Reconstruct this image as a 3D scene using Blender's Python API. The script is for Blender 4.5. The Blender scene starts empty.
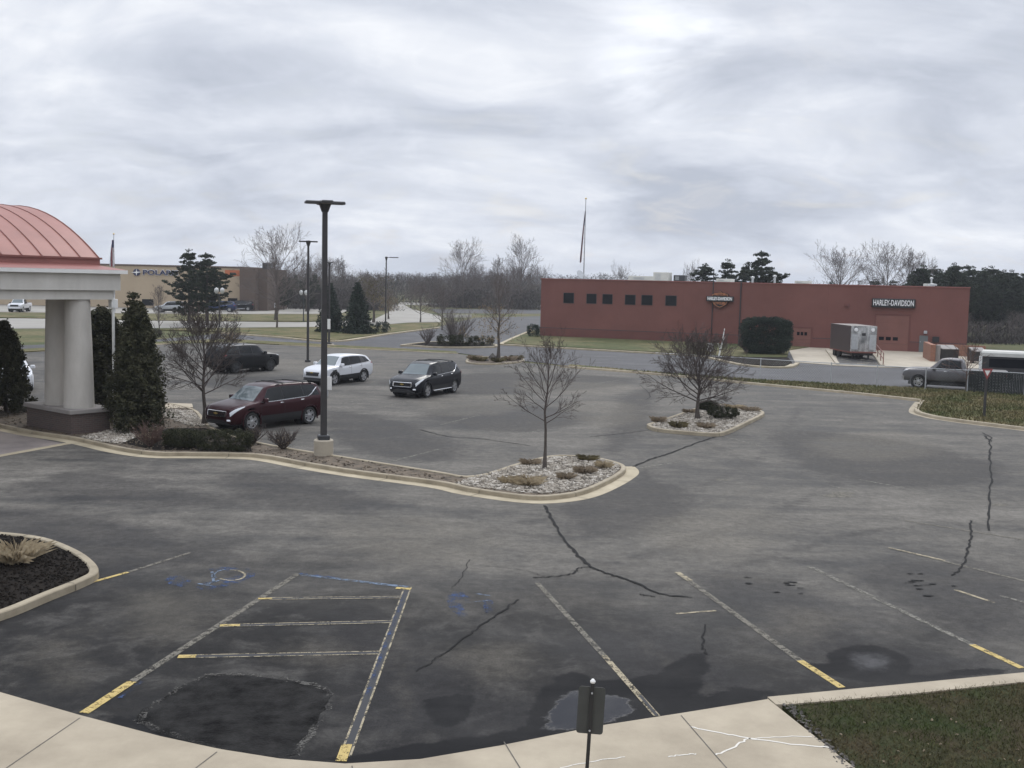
import bpy, math, random
import numpy as np
from mathutils import Vector, Matrix
R = math.radians
scene = bpy.context.scene
col = scene.collection
rnd = random.Random(7)

# ------------------------------------------------------------------ camera
CAM_H, F = 6.1, 1080.0
PITCH, ROLL = math.atan(102.6/F), R(1.29)
cam_d = bpy.data.cameras.new('camera'); cam = bpy.data.objects.new('camera', cam_d); col.objects.link(cam)
cam_d.sensor_width = 36; cam_d.lens = F/1024*36; cam_d.clip_end = 6000; cam_d.clip_start = .1
MW = Matrix.Translation((0, 0, CAM_H)) @ Matrix.Rotation(R(90)-PITCH, 4, 'X') @ Matrix.Rotation(ROLL, 4, 'Z')
cam.matrix_world = MW
scene.camera = cam
def ray(x, y): return MW.to_3x3() @ Vector(((x-512)/F, (384-y)/F, -1))
def P(x, y, z=0.0):
    d = ray(x, y); t = (z-CAM_H)/d.z
    return Vector((d.x*t, d.y*t, z))
def PY(x, y, Y):
    d = ray(x, y); t = Y/d.y
    return Vector((d.x*t, Y, CAM_H+d.z*t))
def HY(x): return 281.4+0.0225*(x-512)
def XY(x, Y): p = PY(x, HY(x), Y); return (p.x, Y)
def topz(x, y, Y): return PY(x, y, Y).z

# ------------------------------------------------------------------ mesh helpers
class MB:
    def __init__(s): s.v = []; s.f = []; s.m = []
    def add(s, vs, fs, mi=0):
        o = len(s.v); s.v.extend([tuple(v) for v in vs]); s.f.extend([tuple(i+o for i in f) for f in fs]); s.m.extend([mi]*len(fs)); return s
    def box(s, x0, x1, y0, y1, z0, z1, mi=0, M=None):
        vs = [Vector(p) for p in ((x0,y0,z0),(x1,y0,z0),(x1,y1,z0),(x0,y1,z0),(x0,y0,z1),(x1,y0,z1),(x1,y1,z1),(x0,y1,z1))]
        if M is not None: vs = [M@v for v in vs]
        return s.add(vs, [(0,3,2,1),(4,5,6,7),(0,1,5,4),(1,2,6,5),(2,3,7,6),(3,0,4,7)], mi)
    def bbox(s, x0, x1, y0, y1, z0, z1, b=.02, mi=0, M=None):
        # box with chamfered vertical and top edges
        def ring(i, z): return [(x0+i,y0+b,z),(x0+b,y0+i,z),(x1-b,y0+i,z),(x1-i,y0+b,z),(x1-i,y1-b,z),(x1-b,y1-i,z),(x0+b,y1-i,z),(x0+i,y1-b,z)]
        vs = ring(b*.0, z0)+ring(0, z1-b)+[(x0+b+(0 if k in(0,1,6,7) else x1-x0-2*b), y0+b+(0 if k in (0,1,2,3) else y1-y0-2*b), z1) for k in range(8)]
        vs = [Vector(v) for v in vs]
        if M is not None: vs = [M@v for v in vs]
        fs = [(k,(k+1)%8,8+(k+1)%8,8+k) for k in range(8)]+[(8+k,8+(k+1)%8,16+(k+1)%8,16+k) for k in range(8)]+[(16,17,18,19,20,21,22,23)][:0]+[(16,18,20,22)]
        return s.add(vs, fs+[(7,6,5,4,3,2,1,0)], mi)
    def tube(s, pts, rad, n=8, cap=True, mi=0):
        pts = [Vector(p) for p in pts]; k = len(pts)
        if not hasattr(rad, '__len__'): rad = [rad]*k
        vs = []; u = None
        for i, p in enumerate(pts):
            t = (pts[min(i+1,k-1)]-pts[max(i-1,0)])
            if t.length < 1e-9: t = Vector((0,0,1))
            t.normalize()
            if u is None:
                u = t.orthogonal().normalized()
            u = (u - t*u.dot(t))
            if u.length < 1e-6: u = t.orthogonal()
            u.normalize(); w = t.cross(u)
            for j in range(n):
                a = 2*math.pi*j/n
                vs.append(p+(u*math.cos(a)+w*math.sin(a))*rad[i])
        fs = [(i*n+j, i*n+(j+1)%n, (i+1)*n+(j+1)%n, (i+1)*n+j) for i in range(k-1) for j in range(n)]
        if cap: fs += [tuple(range(n-1,-1,-1)), tuple(range((k-1)*n, k*n))]
        return s.add(vs, fs, mi)
    def lathe(s, prof, n=20, M=None, mi=0):
        vs = [Vector((r*math.cos(2*math.pi*j/n), r*math.sin(2*math.pi*j/n), z)) for r, z in prof for j in range(n)]
        if M is not None: vs = [M@v for v in vs]
        k = len(prof)
        fs = [(i*n+j, i*n+(j+1)%n, (i+1)*n+(j+1)%n, (i+1)*n+j) for i in range(k-1) for j in range(n)]
        fs += [tuple(range(n-1,-1,-1)), tuple(range((k-1)*n, k*n))]
        return s.add(vs, fs, mi)
    def prism(s, poly, z0, z1, mi=0):
        n = len(poly)
        vs = [(p[0],p[1],z0) for p in poly]+[(p[0],p[1],z1) for p in poly]
        return s.add(vs, [tuple(range(n,2*n)), tuple(range(n-1,-1,-1))]+[(i,(i+1)%n,n+(i+1)%n,n+i) for i in range(n)], mi)
    def sheet(s, poly, z, mi=0):
        return s.add([(p[0],p[1],z) for p in poly], [tuple(range(len(poly)))], mi)
    def build(s, name, mats, parent=None, smooth=False, loc=None, rz=None):
        me = bpy.data.meshes.new(name); me.from_pydata(s.v, [], s.f)
        if not isinstance(mats, (list, tuple)): mats = [mats]
        for m in mats: me.materials.append(m)
        if len(mats) > 1: me.polygons.foreach_set('material_index', s.m)
        if smooth:
            me.polygons.foreach_set('use_smooth', [True]*len(s.f))
            try: me.set_sharp_from_angle(angle=R(smooth if smooth is not True else 40))
            except Exception: pass
        me.update()
        o = bpy.data.objects.new(name, me); col.objects.link(o)
        if parent is not None: o.parent = parent
        if loc is not None: o.location = loc
        if rz is not None: o.rotation_euler.z = rz
        return o
def ccw(poly):
    a = sum(poly[i][0]*poly[(i+1)%len(poly)][1]-poly[(i+1)%len(poly)][0]*poly[i][1] for i in range(len(poly)))
    return list(poly) if a > 0 else list(reversed(poly))
def catmull(pts, n=6, closed=False):
    pts = [Vector(p) for p in pts]; k = len(pts); out = []
    for i in range(k if closed else k-1):
        g = (lambda j: pts[j % k]) if closed else (lambda j: pts[max(0, min(k-1, j))])
        a, b, c, d = g(i-1), g(i), g(i+1), g(i+2)
        for q in range(n):
            t = q/n
            out.append(.5*((2*b)+(c-a)*t+(2*a-5*b+4*c-d)*t*t+(3*b-a-3*c+d)*t**3))
    if not closed: out.append(pts[-1])
    return out
def offset_path(pts, off, closed=False):
    k = len(pts); out = []
    for i in range(k):
        a = pts[(i-1) % k] if closed else pts[max(i-1,0)]; b = pts[(i+1) % k] if closed else pts[min(i+1,k-1)]
        t = Vector((b[0]-a[0], b[1]-a[1])); t.normalize()
        out.append(Vector((pts[i][0]-t.y*off, pts[i][1]+t.x*off, 0)))
    return out
def sweep(mb, pts, sec, closed=False, mi=0):
    # sec: list of (offset to the left of travel, z)
    k = len(pts); n = len(sec); rows = [offset_path(pts, o, closed) for o, z in sec]
    vs = [(rows[j][i].x, rows[j][i].y, sec[j][1]) for i in range(k) for j in range(n)]
    fs = [(i*n+j, ((i+1) % k)*n+j, ((i+1) % k)*n+j+1, i*n+j+1) for i in range(k if closed else k-1) for j in range(n-1)]
    return mb.add(vs, fs, mi)
def tag(o, label=None, cat=None, group=None, kind=None):
    if label: o['label'] = label
    if cat: o['category'] = cat
    if group: o['group'] = group
    if kind: o['kind'] = kind
    return o
def empty(name, loc=(0,0,0), rz=0, label=None, cat=None, group=None):
    o = bpy.data.objects.new(name, None); col.objects.link(o); o.location = loc; o.rotation_euler.z = rz
    o.empty_display_size = .3
    return tag(o, label, cat, group)
KIDS = {}
def copy_tree(o, parent=None):
    c = o.copy(); col.objects.link(c)
    if parent is not None: c.parent = parent
    for ch in [x for x in col.objects if x.parent == o]: copy_tree(ch, c)
    return c

# ------------------------------------------------------------------ materials
def nodes(m): m.use_nodes = True; return m.node_tree.nodes, m.node_tree.links
MATS = {}
def mat(name, c, rough=.7, var=0.0, scale=3.0, bump=0.0, bscale=40.0, metal=0.0, coat=0.0, c2=None, spec=.5, space='Object', emit=None, stretch=None, detail=4):
    m = bpy.data.materials.new(name); N, L = nodes(m); b = N['Principled BSDF']
    b.inputs['Base Color'].default_value = (*c, 1); b.inputs['Roughness'].default_value = rough; b.inputs['Metallic'].default_value = metal
    b.inputs['Coat Weight'].default_value = coat; b.inputs['Coat Roughness'].default_value = .05; b.inputs['Specular IOR Level'].default_value = spec
    tc = N.new('ShaderNodeTexCoord'); src = tc.outputs['Object']
    if space == 'World':
        g = N.new('ShaderNodeNewGeometry'); src = g.outputs['Position']
    if stretch:
        mp = N.new('ShaderNodeMapping'); mp.inputs['Scale'].default_value = stretch; L.new(src, mp.inputs['Vector']); src = mp.outputs['Vector']
    if var > 0 or c2:
        n = N.new('ShaderNodeTexNoise'); n.inputs['Scale'].default_value = scale; n.inputs['Detail'].default_value = detail; n.inputs['Roughness'].default_value = .65
        L.new(src, n.inputs['Vector'])
        r = N.new('ShaderNodeValToRGB'); r.color_ramp.elements[0].position = .3; r.color_ramp.elements[1].position = .7
        ca = tuple(max(0, x*(1-var)) for x in c); cb = c2 if c2 else tuple(min(1, x*(1+var)) for x in c)
        r.color_ramp.elements[0].color = (*ca, 1); r.color_ramp.elements[1].color = (*cb, 1)
        L.new(n.outputs['Fac'], r.inputs['Fac']); L.new(r.outputs['Color'], b.inputs['Base Color'])
    if bump > 0:
        n2 = N.new('ShaderNodeTexNoise'); n2.inputs['Scale'].default_value = bscale; n2.inputs['Detail'].default_value = 3
        L.new(src, n2.inputs['Vector'])
        bp = N.new('ShaderNodeBump'); bp.inputs['Strength'].default_value = bump; bp.inputs['Distance'].default_value = .02
        L.new(n2.outputs['Fac'], bp.inputs['Height']); L.new(bp.outputs['Normal'], b.inputs['Normal'])
    if emit: b.inputs['Emission Color'].default_value = (*emit, 1); b.inputs['Emission Strength'].default_value = 1
    return m

def ramp(N, L, src, stops):
    r = N.new('ShaderNodeValToRGB'); e = r.color_ramp.elements
    while len(e) < len(stops): e.new(.5)
    for el, (p, c) in zip(e, stops): el.position = p; el.color = (*c, 1) if len(c) == 3 else c
    L.new(src, r.inputs['Fac']); return r.outputs['Color']
def noise(N, L, src, scale, detail=4, rough=.6, dist=0, mapping=None):
    if mapping:
        mp = N.new('ShaderNodeMapping'); mp.inputs['Rotation'].default_value = (0,0,mapping[0]); mp.inputs['Scale'].default_value = mapping[1]
        L.new(src, mp.inputs['Vector']); src = mp.outputs['Vector']
    n = N.new('ShaderNodeTexNoise'); n.inputs['Scale'].default_value = scale; n.inputs['Detail'].default_value = detail
    n.inputs['Roughness'].default_value = rough; n.inputs['Distortion'].default_value = dist
    L.new(src, n.inputs['Vector']); return n.outputs['Fac']
def math_n(N, L, op, a, b=None, c=None, clamp=False):
    n = N.new('ShaderNodeMath'); n.operation = op; n.use_clamp = clamp
    for i, v in enumerate((a, b, c)):
        if v is None: continue
        if isinstance(v, (int, float)): n.inputs[i].default_value = v
        else: L.new(v, n.inputs[i])
    return n.outputs[0]
def mixc(N, L, fac, a, b, mode='MIX'):
    n = N.new('ShaderNodeMix'); n.data_type = 'RGBA'; n.blend_type = mode
    for i, v in ((0, fac), (6, a), (7, b)):
        if isinstance(v, (int, float)): n.inputs[i].default_value = v
        elif isinstance(v, tuple): n.inputs[i].default_value = (*v, 1)
        else: L.new(v, n.inputs[i])
    return n.outputs[2]
def maprange(N, L, v, a, b, c=0, d=1, smooth=True):
    n = N.new('ShaderNodeMapRange'); n.interpolation_type = 'SMOOTHSTEP' if smooth else 'LINEAR'
    L.new(v, n.inputs[0])
    for i, x in enumerate((a, b, c, d)): n.inputs[i+1].default_value = x
    return n.outputs[0]

def asphalt_mat(name, dark, light, sealed=False, tint=(1,.96,.9), rough=(.6,.85)):
    m = bpy.data.materials.new(name); N, L = nodes(m); b = N['Principled BSDF']
    g = N.new('ShaderNodeNewGeometry'); pos = g.outputs['Position']
    big = noise(N, L, pos, .11, 5, .6, .6)
    st = noise(N, L, pos, 1.0, 5, .62, .8, (R(-24), (.13, .5, 1)))
    st2 = noise(N, L, pos, 1.0, 4, .6, .5, (R(12), (.16, .9, 1)))
    mid = noise(N, L, pos, .7, 8, .74, .4)
    fine = noise(N, L, pos, 34, 6, .85)
    f = math_n(N, L, 'MULTIPLY_ADD', big, .26, 0)
    f = math_n(N, L, 'MULTIPLY_ADD', st, .26, f)
    f = math_n(N, L, 'MULTIPLY_ADD', st2, .18, f)
    f = math_n(N, L, 'MULTIPLY_ADD', mid, .30, f)
    c = ramp(N, L, f, [(.425, dark), (.48, tuple((a*.45+b_*.55) for a, b_ in zip(dark, light))), (.525, light), (.59, tuple(x*1.32 for x in light))])
    f5 = noise(N, L, pos, 4.5, 5, .75, .2)
    fv = math_n(N, L, 'MULTIPLY', maprange(N, L, fine, .30, .70, .50, 1.50, False), maprange(N, L, f5, .3, .7, .74, 1.26, False))
    cr = N.new('ShaderNodeCombineColor')
    for i in range(3): L.new(fv, cr.inputs[i])
    c = mixc(N, L, 1.0, c, cr.outputs[0], 'MULTIPLY')
    rf = maprange(N, L, f, .38, .62, rough[0], rough[1])
    if sealed:
        sx = N.new('ShaderNodeSeparateXYZ'); L.new(pos, sx.inputs[0])
        edge = noise(N, L, pos, .22, 5, .62, 1.0)
        e2 = noise(N, L, pos, 1.1, 9, .74, .4)
        y = math_n(N, L, 'MULTIPLY_ADD', sx.outputs[0], .22, sx.outputs[1])
        y = math_n(N, L, 'MULTIPLY_ADD', edge, -13, y)
        y = math_n(N, L, 'MULTIPLY_ADD', e2, -5, y)
        k = maprange(N, L, y, 7.5, 15.5, .95, 0.0)
        seal = ramp(N, L, math_n(N, L, 'MULTIPLY_ADD', e2, .6, math_n(N, L, 'MULTIPLY', mid, .4)), [(.38, (.009,.0095,.0105)), (.5, (.020,.0195,.0195)), (.62, (.062,.059,.055))])
        seal = mixc(N, L, .6, seal, mixc(N, L, 1.0, seal, cr.outputs[0], 'MULTIPLY'))
        c = mixc(N, L, k, c, seal)
        # wear and damp carried by the mesh, broken up by noise
        wa = noise(N, L, pos, .55, 9, .72, .4); wb = noise(N, L, pos, 3.2, 7, .74, .2)
        br = math_n(N, L, 'ADD', math_n(N, L, 'MULTIPLY_ADD', wa, 1.5, -.75), math_n(N, L, 'MULTIPLY_ADD', wb, 1.0, -.5))
        def cover(nm, amp, lo, hi, mx_):
            at = N.new('ShaderNodeAttribute'); at.attribute_name = nm
            v = math_n(N, L, 'MULTIPLY_ADD', br, amp, at.outputs['Fac'])
            k_ = maprange(N, L, v, lo, hi, 0, mx_)
            return math_n(N, L, 'MULTIPLY', k_, maprange(N, L, at.outputs['Fac'], 0, .12))
        grain = cr.outputs[0]
        kd = cover('stain', 1.0, .25, .95, .55); c = mixc(N, L, kd, c, mixc(N, L, 1.0, (.026,.0255,.027), grain, 'MULTIPLY'))
        ku = cover('dust', 1.0, .3, 1.2, .30); c = mixc(N, L, ku, c, mixc(N, L, 1.0, (.165,.148,.12), grain, 'MULTIPLY'))
        kp = cover('damp', .55, .34, .52, .92); c = mixc(N, L, kp, c, (.0105,.0108,.012))
        kw = cover('wet', 1.0, .42, .62, .9); c = mixc(N, L, kw, c, (.022,.023,.028))
        ks = cover('pale_spot', .8, .35, 1.0, .6); c = mixc(N, L, ks, c, (.12,.118,.12))  # pale neutral grey spot inside a damp outline
        rf = math_n(N, L, 'MULTIPLY_ADD', kw, -.66, rf, clamp=True)
        rf = math_n(N, L, 'MAXIMUM', rf, .09)
    L.new(c, b.inputs['Base Color']); L.new(rf, b.inputs['Roughness'])
    b.inputs['Specular IOR Level'].default_value = .06
    if sealed: L.new(math_n(N, L, 'MULTIPLY_ADD', kw, .0, .06), b.inputs['Specular IOR Level'])
    bp = N.new('ShaderNodeBump'); bp.inputs['Strength'].default_value = .35; bp.inputs['Distance'].default_value = .01
    if sealed: L.new(math_n(N, L, 'MULTIPLY_ADD', kw, -.33, .35), bp.inputs['Strength'])
    L.new(fine, bp.inputs['Height']); L.new(bp.outputs['Normal'], b.inputs['Normal'])
    return m
def worn_mat(name, c, keep=.5, scale=6.0, rough=.75, fine=40, spec=.15):
    # paint, tar or dark film worn through to what lies under it
    m = bpy.data.materials.new(name); N, L = nodes(m); b = N['Principled BSDF']; out = N['Material Output']
    g = N.new('ShaderNodeNewGeometry'); pos = g.outputs['Position']
    n1 = noise(N, L, pos, scale, 5, .7); n2 = noise(N, L, pos, fine, 3, .7)
    v = math_n(N, L, 'MULTIPLY_ADD', n2, .45, math_n(N, L, 'MULTIPLY', n1, .55))
    t = .5+(.5-keep)*.45
    a = maprange(N, L, v, t-.05, t+.05, 0, 1)
    b.inputs['Base Color'].default_value = (*c, 1); b.inputs['Roughness'].default_value = rough; b.inputs['Specular IOR Level'].default_value = spec
    tr = N.new('ShaderNodeBsdfTransparent'); mx = N.new('ShaderNodeMixShader')
    L.new(a, mx.inputs[0]); L.new(tr.outputs[0], mx.inputs[1]); L.new(b.outputs[0], mx.inputs[2]); L.new(mx.outputs[0], out.inputs['Surface'])
    return m
def brick_mat(name, c1, c2, mortar, scale=1.0, bw=.22, bh=.075):
    m = bpy.data.materials.new(name); N, L = nodes(m); b = N['Principled BSDF']
    tc = N.new('ShaderNodeTexCoord'); sx = N.new('ShaderNodeSeparateXYZ'); L.new(tc.outputs['Object'], sx.inputs[0])
    cb = N.new('ShaderNodeCombineXYZ'); L.new(math_n(N, L, 'ADD', sx.outputs[0], sx.outputs[1]), cb.inputs[0]); L.new(sx.outputs[2], cb.inputs[1])
    t = N.new('ShaderNodeTexBrick'); L.new(cb.outputs[0], t.inputs['Vector'])
    t.inputs['Color1'].default_value = (*c1,1); t.inputs['Color2'].default_value = (*c2,1); t.inputs['Mortar'].default_value = (*mortar,1)
    t.inputs['Scale'].default_value = scale; t.inputs['Brick Width'].default_value = bw; t.inputs['Row Height'].default_value = bh; t.inputs['Mortar Size'].default_value = .008
    L.new(t.outputs['Color'], b.inputs['Base Color']); b.inputs['Roughness'].default_value = .85
    return m
def stone_mat(name, stops, scale):
    m = bpy.data.materials.new(name); N, L = nodes(m); b = N['Principled BSDF']
    g = N.new('ShaderNodeNewGeometry'); v = N.new('ShaderNodeTexVoronoi'); v.inputs['Scale'].default_value = scale
    L.new(g.outputs['Position'], v.inputs['Vector'])
    sp = N.new('ShaderNodeSeparateColor'); L.new(v.outputs['Color'], sp.inputs[0])
    L.new(ramp(N, L, sp.outputs[0], stops), b.inputs['Base Color']); b.inputs['Roughness'].default_value = .85
    return m
def grass_mat(name, green, brown, scale=.5, dark=.55):
    m = bpy.data.materials.new(name); N, L = nodes(m); b = N['Principled BSDF']
    g = N.new('ShaderNodeNewGeometry'); pos = g.outputs['Position']
    n1 = noise(N, L, pos, scale, 6, .65, .4); n2 = noise(N, L, pos, scale*14, 4, .7)
    c = ramp(N, L, n1, [(.36, green), (.62, brown)])
    fv = maprange(N, L, n2, .25, .75, dark, 1.35, False); cr = N.new('ShaderNodeCombineColor')
    for i in range(3): L.new(fv, cr.inputs[i])
    L.new(mixc(N, L, 1.0, c, cr.outputs[0], 'MULTIPLY'), b.inputs['Base Color']); b.inputs['Roughness'].default_value = .95; b.inputs['Specular IOR Level'].default_value = .15
    bp = N.new('ShaderNodeBump'); bp.inputs['Strength'].default_value = .6; bp.inputs['Distance'].default_value = .06
    L.new(n2, bp.inputs['Height']); L.new(bp.outputs['Normal'], b.inputs['Normal'])
    return m

M = dict(
 lot=asphalt_mat('lot_asphalt', (.050,.0485,.0465), (.117,.109,.097), sealed=True),
 road=asphalt_mat('road_asphalt', (.052,.052,.055), (.098,.098,.102)),
 oldroad=asphalt_mat('old_road_asphalt', (.10,.097,.092), (.17,.165,.155)),
 concrete=mat('concrete', (.36,.315,.245), .85, .14, .9, .25, 60, space='World'),
 walk=mat('walk_concrete', (.285,.238,.172), .85, .10, .6, .3, 90, space='World', c2=(.42,.36,.268), detail=12),
 kerb=mat('kerb_concrete', (.27,.225,.155), .85, .2, 1.5, .3, 60, space='World', c2=(.37,.315,.225), detail=8),
 gutter=mat('gutter_concrete', (.36,.30,.20), .85, .2, 1.1, .3, 60, space='World', c2=(.45,.385,.27), detail=8),
 street=mat('street_concrete', (.265,.25,.22), .85, .12, .15, space='World'),
 paver=mat('entry_paving', (.20,.17,.155), .8, .2, 1.2, .2, 50, space='World'),
 mulch=mat('mulch', (.009,.0075,.0065), .95, .5, 9, .9, 55, space='World', c2=(.024,.019,.015), spec=.1),
 litter=mat('leaf_litter_soil', (.06,.045,.032), .95, .5, 5, .8, 50, space='World', c2=(.17,.13,.09)),
 bed=stone_mat('gravel_bed', [(.0,(.08,.07,.058)),(.35,(.20,.175,.14)),(1,(.37,.33,.275))], 22),
 stone=stone_mat('pale_stones', [(.0,(.11,.095,.075)),(.3,(.235,.205,.165)),(.7,(.36,.32,.265)),(1,(.52,.48,.42))], 7),
 grass=grass_mat('verge_grass', (.062,.076,.026), (.165,.135,.07), .35),
 far_grass=grass_mat('winter_grass', (.060,.076,.028), (.14,.122,.062), .12),
 lawn=grass_mat('lawn_soil', (.030,.042,.014), (.05,.040,.022), .9, .45),
 blade=grass_mat('grass_blades', (.045,.066,.018), (.11,.083,.045), .8, .45),
 dry=mat('dry_grass', (.34,.265,.165), .9, .3, 8, c2=(.50,.41,.27), space='World'),
 drybrown=mat('brown_dry_grass', (.19,.145,.10), .9, .35, 9, c2=(.33,.26,.175), space='World'),
 yellow=worn_mat('yellow_paint', (.46,.35,.14), .62, 7, .8, 55),
 paleline=worn_mat('worn_pale_paint', (.15,.138,.115), .56, 7, .8, 55),
 thinline=worn_mat('worn_line_paint', (.33,.285,.20), .55, 6, .8, 55),
 faint=worn_mat('faint_line_paint', (.185,.175,.15), .5, 7, .75, 60),
 darkline=worn_mat('blacked_out_line', (.045,.046,.05), .85, 4),
 blue=worn_mat('blue_paint', (.045,.075,.16), .40, 3, .8, 50),
 bluewhite=worn_mat('blue_white_paint', (.14,.18,.24), .50, 5, .8, 50),
 tar=worn_mat('crack_tar', (.010,.010,.0105), .88, 8, .85),
 damp=worn_mat('pit_shade_film', (.016,.0162,.0175), .62, 1.1, .6, 14),  # used for the dock ramp alone: the pit's shade as a dark colour
 patch=mat('patch_asphalt', (.006,.006,.0065), .9, .5, 2.2, .9, 30, space='World', c2=(.036,.035,.034), spec=.05, detail=9),
 patchwear=worn_mat('patch_wear', (.085,.081,.074), .42, 1.2, .9, 24),
 
 bark=mat('bark', (.075,.062,.052), .9, .35, 9, .4, 40),
 twig=mat('twig_bark', (.068,.052,.046), .9, .3, 3),
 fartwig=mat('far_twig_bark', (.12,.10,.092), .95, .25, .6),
 redtwig=mat('red_twig', (.115,.07,.055), .9, .3, 3),
 spruce=mat('spruce_needles', (.018,.028,.021), .8, .45, 1.6, c2=(.050,.068,.048), spec=.2),
 pine=mat('pine_needles', (.017,.026,.017), .8, .45, .55, c2=(.052,.066,.040), spec=.2),
 arbor=mat('arborvitae_leaves', (.032,.038,.021), .85, .45, 2.4, c2=(.092,.088,.052), spec=.1),
 box=mat('boxwood_leaves', (.020,.024,.011), .8, .45, 7, c2=(.058,.060,.028), spec=.25),
 tanleaf=mat('tan_leaves', (.20,.14,.075), .9, .35, 2, c2=(.30,.22,.12)),
 oliveleaf=mat('olive_leaves', (.07,.06,.025), .9, .35, 2, c2=(.14,.11,.045)),
 bronze=mat('bronze_metal', (.034,.031,.031), .5, .2, 6),
 dkmetal=mat('dark_metal', (.03,.031,.034), .45, .2, 8),
 steel=mat('galvanised_steel', (.42,.43,.44), .5, .15, 4, metal=.5),
 white=mat('white_paint', (.72,.71,.68), .5, .05, 3),
 black=mat('black_plastic', (.014,.014,.015), .5),
 rubber=mat('tyre_rubber', (.018,.018,.018), .85, .2, 10),
 rim=mat('alloy_rim', (.50,.50,.51), .3, metal=.85),
 chrome=mat('chrome', (.75,.75,.76), .15, metal=1),
 lens=mat('headlight_lens', (.62,.64,.66), .12, coat=1),
 tail=mat('tail_lens', (.25,.012,.01), .2, coat=1),
 glass=mat('dark_car_glass', (.006,.007,.008), .06, spec=.3),
 screen=mat('windscreen_glass', (.085,.11,.115), .06, spec=.8),  # base lightened so the sky's reflection is partly in the colour
 redwall=mat('red_stucco', (.168,.066,.053), .9, .10, .22, .15, 60, c2=(.196,.080,.065), detail=8),
 redbase=mat('red_stucco_base', (.145,.056,.046), .9, .10, .5),
 reddoor=mat('red_steel_door', (.19,.078,.06), .6, .08, 1),
 winglass=mat('dark_window_glass', (.008,.009,.012), .08, spec=.2),
 tanwall=mat('tan_wall', (.41,.325,.225), .9, .06, .3),
 brownwall=brick_mat('brown_brick', (.12,.082,.062), (.10,.07,.055), (.11,.09,.075)),
 orange=mat('orange_panel', (.45,.13,.05), .6, .05),
 navy=mat('navy_letters', (.018,.02,.07), .5, emit=None),
 letterwhite=mat('white_letters', (.78,.78,.78), .5),
 letterorange=mat('orange_letters', (.42,.16,.07), .6),
 signgrey=mat('sign_back_grey', (.045,.048,.046), .45, .15, 5),
 roofred=mat('red_standing_seam', (.255,.09,.065), .45, .06, .8, c2=(.305,.115,.086)),
 fascia=mat('red_fascia', (.26,.10,.085), .5, .1, 1.2),
 seam=mat('seam_red_dark', (.20,.075,.062), .5),
 stucco=mat('grey_white_stucco', (.50,.475,.43), .85, .1, .9, .2, 60, stretch=(1,1,.4), detail=8, c2=(.60,.575,.53)),
 stuccob=mat('column_stucco', (.44,.41,.365), .85, .1, 1.2, .2, 60, stretch=(1,1,.3), detail=8, c2=(.54,.51,.465)),
 pedbrick=brick_mat('pedestal_brick', (.095,.062,.052), (.07,.05,.044), (.10,.09,.082)),
 orbrick=brick_mat('orange_brick', (.26,.11,.065), (.22,.09,.055), (.22,.15,.11)),
 cap=mat('stone_cap', (.25,.23,.215), .85, .1, 2),
 globe=mat('white_globe', (.50,.50,.49), .3),
 hvac=mat('rooftop_unit', (.50,.49,.45), .6, .1, 2),
 flagred=mat('flag_red', (.28,.05,.06), .9), flagwhite=mat('flag_white', (.55,.55,.57), .9), flagblue=mat('flag_navy', (.03,.04,.11), .9),
 yieldred=mat('sign_red', (.24,.04,.04), .5),
 wirelink=mat('chain_link_wire', (.30,.31,.31), .5, metal=.4),
 slat=mat('fence_slats', (.012,.015,.014), .8, .35, 2),
 trailerside=mat('trailer_side', (.055,.042,.042), .5, .1, 2),
 polished=mat('polished_steel', (.06,.06,.06), .25, .9, 1.1, metal=.75, c2=(.85,.85,.85), stretch=(1.5,1,.8), detail=7),  # dark-to-bright noise puts mirrored reflections into the colour
 rust=mat('rusty_rail', (.17,.06,.045), .7, .3, 3),
 dumpster=mat('dumpster_paint', (.035,.032,.032), .6, .3, 3),
 rock=mat('field_rock', (.10,.09,.08), .9, .4, 4),
 gold=mat('badge_gold', (.55,.40,.12), .35, metal=.6),
 plate=mat('number_plate', (.6,.62,.66), .5),
 creamwall=mat('low_cream_wall', (.48,.46,.42), .8, .1, 2),
)

# ------------------------------------------------------------------ the setting: ground, lot, roads, kerbs
def struct(name, mb, m, smooth=False): return tag(mb.build(name, m, smooth=smooth), kind='structure')
def pix(pts, z=0.0): return [P(x, y, z) for x, y in pts]
def inside(p, poly):
    x, y = p[0], p[1]; c = False; j = len(poly)-1
    for i in range(len(poly)):
        xi, yi, xj, yj = poly[i][0], poly[i][1], poly[j][0], poly[j][1]
        if (yi > y) != (yj > y) and x < (xj-xi)*(y-yi)/(yj-yi)+xi: c = not c
        j = i
    return c
def wobble(poly, amp, n=5, seed=0, closed=True):
    r = random.Random(seed); q = catmull([Vector((p[0], p[1], 0)) for p in poly], n, closed)
    return [Vector((p.x+r.uniform(-amp, amp), p.y+r.uniform(-amp, amp), 0)) for p in q]

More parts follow.
